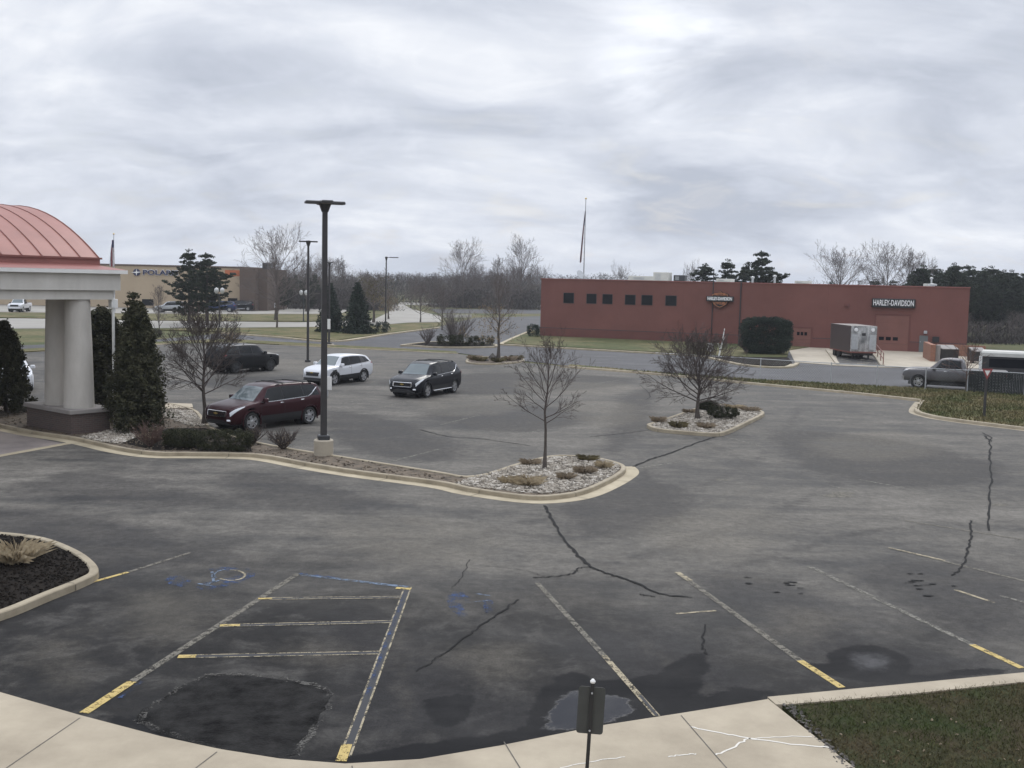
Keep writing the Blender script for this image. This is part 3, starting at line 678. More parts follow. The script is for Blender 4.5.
blades('grass', pix([(570,364.6),(640,371),(747,379),(896,387),(1024,394),(1200,406),(1200,449),(1024,427),(950,418),(925,413),(916,409),(921,399),(749,382)], .09), 26000, .14, .06, .085, M['grass'], 12, .7)

# ------------------------------------------------------------------ plants
def bare_tree(name, H, tf=.35, spread=1.5, n_main=14, r0=.05, tw=.008, lv=3, seed=1, kids=(5,4,3), low=25, high=68, mt=None, shape=1.0, leader=.95, fork=False, base_r=1.5, lean=0):
    """Empty > trunk, crown (the branches)"""
    r = random.Random(seed); root = empty(name); tr = MB(); cr = MB()
    n = 7; pts = []
    for i in range(n):
        t = i/(n-1); pts.append(Vector((lean*t*H+r.uniform(-.012,.012)*H*(i > 0), r.uniform(-.012,.012)*H*(i > 0), t*H*leader)))
    rad = [r0*((1-t)**.8)+tw*1.6 for t in np.linspace(0,1,n)]; rad[0] *= base_r
    cut = max(2, int(round((tf+.12)/leader*(n-1))))
    tr.tube(pts[:cut+1], rad[:cut+1], 8); cr.tube(pts[cut:], rad[cut:], 5)
    def at(h):
        q = h/leader*(n-1); i = min(int(q), n-2); return pts[i].lerp(pts[i+1], q-i), rad[i]+(rad[i+1]-rad[i])*(q-i)
    def br(p, d, L, ra, level):
        segs = 4 if level == 0 else 3; q = [p]; 
        for i in range(segs):
            d = (d+Vector((r.uniform(-.16,.16), r.uniform(-.16,.16), r.uniform(-.02,.16)))).normalized(); q.append(q[-1]+d*L/segs)
        rr_ = [ra*(1-.75*i/segs)+tw*.25*i/segs for i in range(segs+1)]; rr_[-1] = max(rr_[-1], tw*.6)
        cr.tube(q, rr_, 4 if level < 1 else 3, False)
        if level < lv-1:
            k = kids[level]
            for j in range(k):
                t = .22+.75*(j+r.random()*.7)/k; s = t*segs; i = min(int(s), segs-1); pp = q[i].lerp(q[i+1], s-i); dd = (q[i+1]-q[i]).normalized()
                ax = dd.orthogonal().normalized(); ax = Matrix.Rotation(r.uniform(0,6.28),3,dd)@ax
                nd = Matrix.Rotation(R(r.uniform(24,52)),3,ax)@dd
                br(pp, nd, L*r.uniform(.34,.6)*(1.1-.45*t), max(ra*(1-.7*t)*.55, tw), level+1)
    for k in range(n_main):
        u = (k+r.random()*.6)/n_main; h = tf+(leader*.93-tf)*u; p, ra = at(min(h, leader*.98)); az = k*2.4+r.uniform(-.5,.5); el = R(low+(high-low)*u+r.uniform(-8,8))
        d = Vector((math.cos(az)*math.cos(el), math.sin(az)*math.cos(el), math.sin(el)))
        env = spread*(1-shape*.75*u**1.4)*r.uniform(.8,1.12)
        L = min(env/max(math.cos(el), .35), (1.02*H-p.z)/max(math.sin(el), .2))
        br(p, d, L, max(ra*.5, tw*1.7), 0)
    tr.build('trunk', M['bark'], root, True); cr.build('crown', mt or M['twig'], root, True)
    root['h'] = H; return root
def leaf_cloud(C, radius, n_per, size, g, flat=1.0):
    C = np.asarray(C); k = len(C); rad = np.broadcast_to(np.asarray(radius), (k,))
    d = g.normal(size=(k,n_per,3)); d /= np.linalg.norm(d, axis=2, keepdims=True); d *= (g.random((k,n_per,1))**.45); d[:,:,2] *= flat
    p = C[:,None,:]+d*rad[:,None,None]; p = p.reshape(-1,3); n = len(p)
    a = g.normal(size=(n,3)); a /= np.linalg.norm(a,axis=1,keepdims=True); b = g.normal(size=(n,3)); b -= a*(a*b).sum(1,keepdims=True); b /= np.linalg.norm(b,axis=1,keepdims=True)
    s = size*g.uniform(.6,1.4,(n,1)); V = np.stack([p-a*s-b*s*.45, p+a*s-b*s*.3, p+b*s*.9+a*s*.2], 1)
    return V.reshape(-1,3)
def conifer(name, H, w, kind='spruce', seed=1, size=.1, dens=1.0, bare=.06, m=None):
    g = np.random.default_rng(seed); root = empty(name); tr = MB(); r0 = H*.018+.03
    tr.tube([(0,0,0),(0,0,H*.5),(0,0,H*.97)], [r0, r0*.6, .02], 7); C = []; rad = []
    if kind == 'spruce':
        nl = int(H*3.2)
        for i in range(nl):
            t = i/nl; z = H*(bare+(1-bare)*t); L = w*(1-t)**.85*g.uniform(.86,1.1); nb = max(4, int(7+9*(1-t)))
            for j in range(nb):
                a = j*6.283/nb+i*.7+g.uniform(-.2,.2); l = L*g.uniform(.72,1.12); ns = max(2, int(l/.32))
                for s in range(ns):
                    q = (s+1)/ns; C.append((math.cos(a)*l*q, math.sin(a)*l*q, z+.10*l*q-.33*l*q*q+.05)); rad.append(.13+.16*(1-q*.6))
                tr.tube([(0,0,z),(math.cos(a)*l*.9, math.sin(a)*l*.9, z-.2*l)], [.02,.008], 3, False)
        V = leaf_cloud(C, np.array(rad)*max(1,H/8), int(11*dens), size, g, .7)
    elif kind == 'pine':
        nl = int(H*1.5); tops = g.uniform(.75,1.1,nl)
        for i in range(nl):
            t = (i+g.uniform(-.3,.3))/nl; t = max(0,t); z = H*(bare+(.97-bare)*t); prof = min(1,(1.08-t)*1.5)**.8*min(1,.62+t*1.6); nb = 4+int(4*g.random()); a0 = g.uniform(0,6.28)
            for j in range(nb):
                a = a0+j*6.283/nb+g.uniform(-.35,.35); l = w*prof*tops[i]*g.uniform(.55,1.2); up = g.uniform(.05,.42)
                tr.tube([(0,0,z),(math.cos(a)*l*.6, math.sin(a)*l*.6, z+up*.35*l),(math.cos(a)*l, math.sin(a)*l, z+up*l)], [.05,.03,.015], 4, False)
                ns = max(3, int(l/.3))
                for s in range(ns):
                    q = .25+.75*(s+g.random()*.8)/ns; sw_ = .22*l*q; da = g.normal(0,.16); C.append((math.cos(a+da)*l*q, math.sin(a+da)*l*q, z+up*l*q*q+g.uniform(-.22,.26))); rad.append(g.uniform(.16,.34))
        C.append((0,0,H*.97)); rad.append(.4)
        V = leaf_cloud(C, np.array(rad)*max(1,H/9), int(38*dens), size*.62, g, .6)
    else:   # arborvitae: dense, upright sprays
        for i in range(int(520*dens)):
            t = g.random()**.8; z = H*(.03+.95*t); pr = w*(min(1,(t+.10)*4.5))**.6*(1-t)**.55*1.1; a = g.uniform(0,6.28); rr_ = pr*g.uniform(.58,1.12)*(1+.10*math.sin(a*3+z*2.3))
            C.append((math.cos(a)*rr_, math.sin(a)*rr_, z)); rad.append(g.uniform(.10,.24))
        V = leaf_cloud(C, np.array(rad), 44, size, g, 1.5)
    tr.build('trunk', M['bark'], root, True); tri_mesh('crown', V, m or M[{'spruce':'spruce','pine':'pine'}.get(kind,'arbor')], None, root)
    root['h'] = H; return root
def shrub(name, w, d, h, m, seed=1, n=60, size=.03, rad=.12, boxy=False, per=40, loc=(0,0,0), stems=True):
    g = np.random.default_rng(seed); root = empty(name, loc); C = []
    for i in range(n):
        e_ = 5.0 if boxy else 2.2
        while True:
            v = g.uniform(-1,1,3); rr_ = (abs(v)**e_).sum()**(1/e_)
            if rr_ < 1: break
        v *= g.uniform(.75,1)/max(rr_,.05); v[2] = v[2]*.5+.5; q = 1
        C.append((v[0]*(w/2-rad*.5), v[1]*(d/2-rad*.5), rad*.6+v[2]*(h-rad*1.1)))
    V = leaf_cloud(C, rad, per, size, g)
    V[:,2] = np.maximum(V[:,2], .0)
    if stems:
        st = MB()
        for i in range(6): a = i*1.05; st.tube([(0,0,-.02),(math.cos(a)*w*.2, math.sin(a)*d*.2, h*.6)], [.02,.008], 4)
        st.build('stem', M['bark'], root, True)
    tri_mesh('foliage', V, m, None, root); root['h'] = h; return root
def twig_shrub(name, w, h, n, m, seed, tw=.006, lv=2, kids=(5,3), loc=(0,0,0)):
    r = random.Random(seed); root = empty(name, loc); mb = MB()
    def br(p, d, L, ra, level):
        q = [p]
        for i in range(3):
            d = (d+Vector((r.uniform(-.2,.2), r.uniform(-.2,.2), r.uniform(-.05,.15)))).normalized(); q.append(q[-1]+d*L/3)
        mb.tube(q, [ra, ra*.8, ra*.6, ra*.4], 3, False)
        if level < lv:
            for j in range(kids[level]):
                i = r.randint(0,2); dd = (q[i+1]-q[i]).normalized(); nd = (dd+Vector((r.uniform(-.7,.7), r.uniform(-.7,.7), r.uniform(-.2,.5)))).normalized()
                br(q[i].lerp(q[i+1], r.random()), nd, L*r.uniform(.35,.6), max(ra*.7, tw), level+1)
    for k in range(n):
        a = r.uniform(0,6.28); e = r.uniform(.2,1.0); d = Vector((math.cos(a)*w/2*e, math.sin(a)*w/2*e, h*r.uniform(.55,.85)))
        br(Vector((math.cos(a)*w*.05, math.sin(a)*w*.05, 0)), d.normalized(), d.length*.95, tw*1.7, 0)
    mb.build('branches', m, root, True); root['h'] = h; return root
def tussock(name, w, h, n, m, seed, loc, lean=.8, bw=.02):
    g = np.random.default_rng(seed); a = g.uniform(0,6.28,n); rr_ = g.random(n)**.5*w*.22; b = np.stack([np.cos(a)*rr_, np.sin(a)*rr_],1)
    hh = h*g.uniform(.4,1.1,n); out = np.stack([np.cos(a+g.normal(0,.6,n)), np.sin(a+g.normal(0,.6,n))],1)*(w*.5*g.random(n)**.6*lean)[:,None]
    t = np.stack([-np.sin(a),np.cos(a)],1)*bw/2; V = np.zeros((n,2,3,3))
    mid = b+out*.45
    V[:,0,0,:2] = b-t; V[:,0,1,:2] = b+t; V[:,0,2,:2] = mid+t; V[:,0,:2,2] = 0; V[:,0,2,2] = hh*.7
    V[:,1,0,:2] = b-t*.5; V[:,1,1,:2] = mid+t; V[:,1,2,:2] = b+out; V[:,1,0,2] = hh*.1; V[:,1,1,2] = hh*.7; V[:,1,2,2] = hh*(.8)
    o = tri_mesh(name, V.reshape(-1,3), m); o.location = loc; return o
def put(o, loc, h=None, rz=0, label=None, cat='tree', group=None, sx=1.0, z=0):
    o.location = (loc[0], loc[1], z)
    if h: s = h/o['h']; o.scale = (s*sx, s*sx, s)
    o.rotation_euler.z = rz
    return tag(o, label, cat, group)
# ------------------------------------------------------------------ vehicles (x forward, y left, z up; origin on the ground under the middle)
def interp(xs, ys, x):
    # monotone cubic through the stations
    xs = list(xs); n = len(xs)
    if x <= xs[0]: return ys[0]
    if x >= xs[-1]: return ys[-1]
    i = max(j for j in range(n-1) if xs[j] <= x)
    d = [(ys[j+1]-ys[j])/(xs[j+1]-xs[j]) for j in range(n-1)]
    def m(j):
        if j == 0: return d[0]
        if j == n-1: return d[-1]
        return 0 if d[j-1]*d[j] <= 0 else 2*d[j-1]*d[j]/(d[j-1]+d[j])
    h = xs[i+1]-xs[i]; t = (x-xs[i])/h
    return (2*t**3-3*t*t+1)*ys[i]+(t**3-2*t*t+t)*h*m(i)+(-2*t**3+3*t*t)*ys[i+1]+(t**3-t*t)*h*m(i+1)
class Body:
    def __init__(s, st): s.st = st; s.x = [r[0] for r in st]
    def props(s, x): return [interp(s.x, [r[k] for r in s.st], x) for k in range(1, 6)]
    def section(s, x):
        zb, zl, zt, wb, wt = s.props(x); g_ = max(zt-zl, .03); zm = (zb+zl)/2
        a = min(.03, .2*g_); b = min(.10, .55*g_); c = min(.05, .3*g_)
        ya, za = wb*.945, zl+a; yb, zb2 = wt, zt-b
        pts = [(0,zb),(wb*.8,zb),(wb*.93,zb+.03),(wb*.975,zb+.11),(wb*.997,zm-.08),(wb,zm+.05),(wb*.995,zl-.12),(wb*.985,zl-.04),(wb*.962,zl),(ya,za)]
        for q in (.25,.5,.75): pts.append((ya+(yb-ya)*q+.012*math.sin(q*math.pi), za+(zb2-za)*q))
        pts += [(yb,zb2),(yb-.02-.2*(.1-b)*0, zt-c),(wt*.90,zt-c*.42),(wt*.6,zt-.012*(g_>.2)),(wt*.3,zt),(0,zt)]
        return pts
    # v indices: 9 = foot of the side glass, 13 = roof edge, 15.. = roof / bonnet / screen
    def pt(s, x, v, side=1, off=0.0):
        def raw(x, v):
            p = s.section(x); i = min(int(v), len(p)-2); t = v-i
            return Vector((x, p[i][0]+(p[i+1][0]-p[i][0])*t, p[i][1]+(p[i+1][1]-p[i][1])*t))
        p = raw(x, v)
        if off:
            e = .01; tx = raw(x+e, v)-raw(x-e, v); tv = raw(x, min(v+.05, 17.99))-raw(x, max(v-.05, .01)); n = tv.cross(tx)
            if n.length > 1e-9: p = p+n.normalized()*off
        p.y *= side; return p
    def patch(s, mb, corners, side=1, off=.006, nu=8, nv=4, mi=0):
        # corners: (x,v) of lower rear, lower front, upper front, upper rear
        (x0,v0),(x1,v1),(x2,v2),(x3,v3) = corners; vs = []
        for j in range(nv+1):
            for i in range(nu+1):
                a, b = i/nu, j/nv
                x = (x0*(1-a)+x1*a)*(1-b)+(x3*(1-a)+x2*a)*b; v = (v0*(1-a)+v1*a)*(1-b)+(v3*(1-a)+v2*a)*b
                vs.append(s.pt(x, v, side, off))
        fs = [(j*(nu+1)+i, j*(nu+1)+i+1, (j+1)*(nu+1)+i+1, (j+1)*(nu+1)+i) for j in range(nv) for i in range(nu)]
        if side < 0: fs = [tuple(reversed(f)) for f in fs]
        return mb.add(vs, fs, mi)
    def top(s, mb, x0, x1, k0, k1, off=.006, nu=8, inner0=0, mi=0):
        # a patch over the top of the car from side to side (screen, roof, rear glass); k = v index at the sides
        for side in (1, -1): s.patch(mb, [(x0,k0),(x1,k1),(x1,18),(x0,18)], side, off, nu, 6, mi)
        return mb
def wheel(parent, x, y, r, side, rimm, tread=.22, spokes=5):
    mb = MB(); Mx = Matrix.Translation((x, y, r)) @ Matrix.Rotation(-R(90)*side, 4, 'X')
    mb.lathe([(r*.60,-tread/2),(r*.9,-tread/2),(r,-tread/2+.04),(r,tread/2-.04),(r*.93,tread/2),(r*.68,tread/2-.005),(r*.66,tread/2-.03)], 24, Mx)
    w = mb.build('wheel', M['rubber'], parent, 35)
    rb = MB(); rb.lathe([(r*.67,tread/2-.09),(r*.70,tread/2-.004),(r*.64,tread/2-.012),(r*.62,tread/2-.07)], 24, Mx)
    for k in range(spokes):
        a = 2*math.pi*k/spokes; S = Mx @ Matrix.Rotation(a, 4, 'Z')
        for o_ in (-.05, .05): rb.box(.03, r*.66, o_*r*2-.02*r/.37-.008, o_*r*2+.02*r/.37+.008, tread/2-.045, tread/2-.012, M=S)
    rb.lathe([(r*.22,tread/2-.05),(r*.22,tread/2-.01),(r*.1,tread/2)], 14, Mx)
    rb.build('rim', rimm, w, 35)
    db = MB(); db.lathe([(r*.64,tread/2-.11),(r*.64,tread/2-.10)], 20, Mx); db.build('brake_disc', M['dkmetal'], w)
def make_car(kind, paint, label, cat, group=None, trim='black', roof_rails=False, badge=True, chrome_line=True, cladding=None, light_roof=None, hi=True, pickup=False, side_step=None):
    K = kind; L, Wd = K['L'], K['W']; root = empty(K['name'], label=label, cat=cat, group=group)
    B = Body(K['st']); x0, x1 = B.x[0], B.x[-1]; nx = 74 if hi else 34; rw, xf, xr = K['rw'], K['xf'], K['xr']; ra = rw+.075
    xs = list(np.linspace(x0, x1, nx)); mb = MB(); sec = []
    for x in xs: sec.append([(p[0],p[1]) for p in B.section(x)])
    nv = len(sec[0])
    for side in (1, -1):
        vs = []; fs = []
        for i, x in enumerate(xs):
            for (y, z) in sec[i]:
                vs.append([x, y*side, z])
        for i in range(nx-1):
            for j in range(nv-1):
                f = (i*nv+j, i*nv+j+1, (i+1)*nv+j+1, (i+1)*nv+j)
                c = [sum(vs[k][q] for k in f)/4 for q in range(3)]
                if j < 9 and any((c[0]-wx)**2+(c[2]-rw)**2 < (ra+.02)**2 for wx in (xf, xr)) and abs(c[1]) > .35: continue
                fs.append(f if side < 0 else tuple(reversed(f)))
        mb.add(vs, fs)
    for i, x in ((0, xs[0]), (nx-1, xs[-1])):
        ring = [(x, y, z) for (y, z) in sec[i]]+[(x, -y, z) for (y, z) in reversed(sec[i][1:-1])]
        mb.add(ring, [tuple(range(len(ring)))[::(-1 if i == 0 else 1)]])
    body = mb.build('body', paint, root, 50)
    # wheel arches: dark liner and a lip
    for wx in (xf, xr):
        for side in (1, -1):
            wbx = max(B.props(wx+d)[3] for d in (-.3,0,.3)); lm = MB(); pts = [(wx+ra*math.cos(a), side*(wbx-.02), rw+ra*math.sin(a)) for a in np.linspace(-.35, math.pi+.35, 18)]
            lm.tube(pts, .045 if cladding else .032, 6); lm.build('wheel_arch', M[cladding] if cladding else paint, root, True)
            dm = MB(); dm.lathe([(ra+.02,-.22),(ra+.02,-.02),(.02,-.021)][::-1], 20, Matrix.Translation((wx, side*(wbx-.30), rw)) @ Matrix.Rotation(-R(90)*side,4,'X')); dm.build('wheel_well', M['black'], root)
            wheel(root, wx, side*(Wd/2-.125), rw, side, M[K.get('rim','rim')])
    ub = MB(); ub.box(x0+.35, x1-.35, -Wd*.36, Wd*.36, .22, .42); ub.build('underbody', M['black'], root)
    lo, hi_ = 9.25, 12.85
    for side in (1, -1):
        sb = MB(); 
        c = K['glass']                    # list of (xr_low, xf_low, xf_up, xr_up)
        B.patch(sb, [(c[-1][0]-.03,lo-.15),(c[0][1]+.03,lo-.15),(c[0][2]+.03,hi_+.1),(c[-1][3]-.03,hi_+.1)], side, .004, 20, 4); sb.build('window_surround', M['black'], root, True)
        for (a, b, c_, d) in c:
            wb_ = MB(); B.patch(wb_, [(a,lo),(b,lo),(c_,hi_),(d,hi_)], side, .009, 8, 5); wb_.build('side_window', M['glass'], root, True)
        if chrome_line:
            cb = MB(); pts = [B.pt(x, 9.05+K.get('kick',0)*max(0,(K['glass'][-1][0]+.55-x))/.55, side, .012) for x in np.linspace(c[-1][0]-.05+K.get('kick',0)*.02, c[0][1], 16)]; cb.tube(pts, .014, 5); cb.build('chrome_strip', M['chrome'], root, True)
        for hx in K['handles']:
            hb = MB(); p = B.pt(hx, 6.85, side, .02); hb.bbox(p.x-.09,p.x+.09,p.y-.018,p.y+.018,p.z-.016,p.z+.016,.01); hb.build('door_handle', M['chrome'] if chrome_line else paint, root, True)
        for sx_, s0, s1 in K['seams']:
            qb = MB(); B.patch(qb, [(sx_-.006,s0),(sx_+.006,s0),(sx_+.006,s1),(sx_-.006,s1)], side, .004, 1, 10); qb.build('door_seam', M['black'], root)
        mbm = MB(); p = B.pt(K['mirror'], 9.2, side, .0); mbm.bbox(p.x-.07,p.x+.10,min(p.y,p.y+side*.22),max(p.y,p.y+side*.22),p.z,p.z+.16,.035); mbm.build('wing_mirror', paint if K.get('mirror_paint',True) else M['black'], root, True)
        if cladding or K.get('sill'):
            kb = MB(); B.patch(kb, [(xr+ra,1.6),(xf-ra,1.6),(xf-ra,4.0),(xr+ra,4.0)], side, .012, 10, 4); kb.build('sill_trim', M[cladding or 'black'], root, True)
        if side_step:
            tb = MB(); tb.tube([(xr+ra+.05, side*(Wd/2+.03), .33),(xf-ra-.05, side*(Wd/2+.03), .33)], .035, 8); tb.build('side_step', M[side_step], root, True)
        hb = MB(); h = K['lamp']; B.patch(hb, [(h[0],h[3]),(h[1],h[2]),(h[1]+.0,h[4]),(h[0]-.05,h[5])], side, .012, 10, 5)
        hb.build('headlight', M['lens'], root, True)
        tb = MB(); t = K['tail']; B.patch(tb, [(t[0],t[2]),(t[1],t[2]),(t[1],t[3]),(t[0],t[3])], side, .012, 6, 4); tb.build('tail_light', M['tail'], root, True)
        if roof_rails:
            rb = MB(); xs_ = np.linspace(*K['rails'], 9); pts = [B.pt(x, 14.4, side, .05) for x in xs_]; pts[0].z -= .05; pts[-1].z -= .05; rb.tube(pts, .02, 6); rb.build('roof_rail', M['black'], root, True)
    w0, w1, k0, k1 = K['screen']; wb_ = MB(); B.top(wb_, w0, w1, k0, k1, .008, 8); wb_.build('windscreen', M['screen'], root, True)
    if 'rearglass' in K:
        w0, w1, k0, k1 = K['rearglass']; wb_ = MB(); B.top(wb_, w0, w1, k0, k1, .008, 6); wb_.build('rear_window', M['glass'], root, True)
    if roof_rails and K.get('crossbars'):
        for x in K['crossbars']:
            cb = MB(); a, b = B.pt(x,14.4,1,.06), B.pt(x,14.4,-1,.06); cb.tube([a,(x,0,a.z+.02),b], .025, 6); cb.build('roof_crossbar', M['black'], root, True)
    # nose: grille, lower intake, fog lamps, badge, plate
    n = K['nose']; gx = x1
    def nosebox(name, y0, y1, z0, z1, d, m, curve=.0):
        # follows the bow of the bumper in plan
        q = MB(); vs = []; ny = 10
        for i in range(ny+1):
            y = y0+(y1-y0)*i/ny; xx = n['x']-n['bow']*(abs(y)/n['hw'])**n.get('ex',5.5)+d
            vs += [(xx-.05, y, z0+n.get('rake',0)*0), (xx, y, z0+.012), (xx-(z1-z0)*n['lean'], y, z1-.012), (xx-.05-(z1-z0)*n['lean'], y, z1)]
        fs = [(i*4+j, (i+1)*4+j, (i+1)*4+j+1, i*4+j+1) for i in range(ny) for j in range(3)]+[(0,1,2,3),(ny*4+3,ny*4+2,ny*4+1,ny*4)]
        return q.add(vs, fs).build(name, m, root, 40)
    for nm, y0, y1, z0, z1, d, mm in n['parts']: nosebox(nm, y0, y1, z0, z1, d, M[mm] if mm != 'paint' else paint)
    if badge:
        z = n['badge']; bb = MB(); xx = n['x']+.03; bb.prism([(-.10,-.022),(-.03,-.022),(-.03,-.04),(.04,-.04),(.045,-.022),(.11,-.022),(.10,.022),(.03,.022),(.03,.04),(-.04,.04),(-.045,.022),(-.11,.022)], 0, .02)
        bb.v = [(xx+v[2], v[0], z+v[1]) for v in bb.v]; bb.build('badge', M['gold'], root)
    if pickup:
        pickup(root, B)
    root['h'] = 1; return root
def nose_suv(x, hw=.95, bow=.30, grille=((-.46,.46,.60,.80,.03,'black'),)): pass
SUV = dict(name='parked_car', L=5.17, W=1.98, rw=.37, xf=1.62, xr=-1.40, rim='rim', kick=3.2,
 st=[(-2.585,.50,.90,.95,.78,.60),(-2.56,.42,1.00,1.10,.86,.66),(-2.50,.36,1.07,1.28,.91,.69),(-2.38,.32,1.13,1.50,.95,.68),(-2.2,.28,1.15,1.65,.97,.67),(-1.8,.26,1.15,1.715,.985,.68),(-1.0,.25,1.12,1.75,.99,.695),(-.2,.25,1.09,1.755,.99,.70),(.35,.25,1.065,1.735,.99,.70),(.68,.25,1.06,1.665,.99,.69),(1.05,.25,1.06,1.40,.99,.735),(1.42,.25,1.06,1.14,.985,.80),(1.62,.25,1.035,1.11,.98,.80),(2.05,.26,.97,1.04,.96,.76),(2.35,.27,.90,.965,.90,.70),(2.50,.29,.80,.86,.80,.62),(2.565,.34,.70,.76,.70,.55),(2.585,.42,.62,.66,.60,.48)],
 glass=[(-.02,1.13,.62,-.02),(-1.12,-.06,-.06,-1.10),(-2.12,-1.17,-1.15,-1.95)], handles=[.10,-1.0], seams=[(-.04,3.2,8.9),(1.16,3.2,8.9),(-1.10,6.0,8.9)], mirror=.98, sill=True,
 lamp=(1.98,2.535,5.7,7.5,8.3,8.4), tail=(-2.54,-2.30,6.6,9.0), screen=(.72,1.40,15.2,15.0), rearglass=(-2.46,-2.22,15.5,15.4), rails=(-1.9,.2), crossbars=(-1.35,-.25),
 nose=dict(x=2.592,hw=.95,bow=.33,lean=.12,badge=.715,parts=[('grille',-.50,.50,.60,.80,.012,'black'),('grille_bar',-.46,.46,.69,.735,.03,'paint'),('grille_surround',-.54,.54,.79,.825,.035,'chrome'),('grille_surround',-.52,.52,.575,.61,.035,'chrome'),('grille_surround',-.56,-.50,.59,.81,.036,'chrome'),('grille_surround',.50,.56,.59,.81,.036,'chrome'),('lower_intake',-.60,.60,.34,.47,.012,'black'),('bumper_trim',-.72,.72,.29,.345,.02,'black'),('fog_lamp',-.76,-.62,.43,.52,.035,'chrome'),('fog_lamp',.62,.76,.43,.52,.035,'chrome')]))
CROSS = dict(name='parked_car', L=4.65, W=1.85, rw=.355, xf=1.42, xr=-1.31, rim='rim', kick=0,
 st=[(-2.325,.52,.90,.95,.72,.56),(-2.30,.44,1.02,1.12,.82,.62),(-2.22,.38,1.08,1.28,.87,.65),(-2.05,.34,1.12,1.46,.90,.64),(-1.8,.28,1.12,1.555,.915,.62),(-1.2,.25,1.09,1.625,.925,.64),(-.4,.25,1.045,1.655,.925,.65),(.2,.25,1.01,1.64,.925,.65),(.5,.25,1.0,1.575,.925,.64),(.85,.25,1.0,1.33,.925,.69),(1.2,.25,1.0,1.08,.92,.76),(1.5,.25,.98,1.05,.915,.75),(1.85,.26,.92,.985,.88,.70),(2.12,.28,.85,.90,.80,.62),(2.26,.32,.74,.79,.68,.52),(2.315,.40,.66,.70,.58,.46),(2.325,.46,.6,.63,.52,.42)],
 glass=[(-.08,1.00,.46,-.10),(-1.08,-.13,-.15,-1.12),(-1.97,-1.52,-1.40,-1.72)], handles=[.05,-1.0], seams=[(-.10,3.2,8.9),(1.0,3.2,8.9),(-1.08,5.6,8.9)], mirror=.82,
 lamp=(1.62,2.25,6.3,7.2,8.3,8.2), tail=(-2.29,-2.0,7.2,9.0), screen=(.53,1.17,15.2,15.0), rearglass=(-2.24,-1.98,15.5,15.4), rails=(-1.5,.1),
 nose=dict(x=2.332,ex=4.5,hw=.88,bow=.27,lean=.14,badge=.72,parts=[('grille',-.44,.44,.52,.68,.02,'black'),('grille_surround',-.50,.50,.685,.705,.03,'chrome'),('upper_grille',-.46,.46,.71,.745,.02,'black'),('lower_intake',-.66,.66,.30,.43,.02,'black'),('bumper_trim',-.7,.7,.25,.31,.03,'black'),('fog_lamp',-.74,-.62,.47,.54,.03,'chrome'),('fog_lamp',.62,.74,.47,.54,.03,'chrome')]))
BOXY = dict(name='parked_car', L=4.8, W=1.98, rw=.39, xf=1.45, xr=-1.42, rim='dkmetal', kick=0,
 st=[(-2.40,.50,.95,1.0,.84,.66),(-2.37,.42,1.08,1.25,.90,.72),(-2.3,.36,1.15,1.5,.94,.71),(-2.15,.32,1.17,1.66,.96,.70),(-1.8,.28,1.17,1.72,.98,.71),(-1.0,.27,1.16,1.76,.985,.72),(-.2,.27,1.14,1.765,.985,.72),(.35,.27,1.12,1.745,.985,.71),(.62,.27,1.12,1.67,.985,.70),(.92,.27,1.12,1.42,.985,.74),(1.2,.27,1.12,1.20,.98,.82),(1.5,.27,1.11,1.18,.975,.82),(1.95,.28,1.06,1.12,.95,.80),(2.2,.30,1.0,1.05,.90,.76),(2.33,.34,.90,.95,.82,.70),(2.38,.40,.76,.80,.74,.62),(2.40,.46,.7,.74,.68,.58)],
 glass=[(-.05,1.0,.55,-.05),(-1.08,-.09,-.09,-1.08),(-2.05,-1.14,-1.14,-1.95)], handles=[.08,-.96], seams=[(-.07,3.2,8.9),(1.05,3.2,8.9),(-1.10,5.6,8.9)], mirror=.9,
 lamp=(2.0,2.33,7.0,7.3,8.4,8.3), tail=(-2.37,-2.2,7.0,9.0), screen=(.66,1.18,15.2,15.0), rearglass=(-2.33,-2.14,15.5,15.4), rails=(-1.8,.2),
 nose=dict(x=2.405,hw=.92,bow=.30,lean=.06,badge=.7,parts=[('grille',-.50,.50,.78,.90,.02,'black'),('lower_intake',-.7,.7,.40,.60,.02,'dkmetal')]))
TRUCK = dict(name='pickup_truck', L=6.0, W=2.02, rw=.41, xf=2.02, xr=-1.70, rim='rim', kick=0,
 st=[(-3.0,.70,1.10,1.25,.97,.93),(-2.95,.60,1.12,1.28,.99,.95),(-2.2,.55,1.13,1.28,1.0,.95),(-1.0,.50,1.13,1.28,1.0,.95),(-.62,.48,1.14,1.28,1.0,.95),(-.58,.48,1.14,1.40,1.0,.90),(-.50,.48,1.16,1.84,1.0,.74),(-.3,.48,1.17,1.91,1.0,.74),(.3,.48,1.17,1.935,1.0,.75),(.75,.48,1.16,1.87,1.0,.74),(1.1,.48,1.16,1.58,1.0,.80),(1.42,.48,1.16,1.30,1.0,.88),(1.8,.48,1.16,1.27,1.0,.88),(2.5,.46,1.14,1.24,.99,.86),(2.85,.45,1.10,1.18,.95,.82),(2.96,.48,1.0,1.06,.90,.78),(3.0,.55,.9,.95,.86,.74)],
 glass=[(.34,1.22,.72,.34),(-.44,.27,.27,-.36)], handles=[.48], seams=[(.30,2.2,8.9),(1.30,2.2,8.9),(-.56,1.2,8.9)], mirror=1.12, mirror_paint=False,
 lamp=(2.70,2.95,7.0,7.2,8.4,8.3), tail=(-2.99,-2.9,6.0,8.6), screen=(.80,1.40,15.2,15.0),
 nose=dict(x=3.01,hw=.95,bow=.16,lean=.03,badge=.9,parts=[('grille',-.55,.55,.82,1.06,.02,'black'),('grille_surround',-.60,.60,1.06,1.10,.03,'chrome'),('bumper',-.97,.97,.52,.76,.10,'chrome')]))
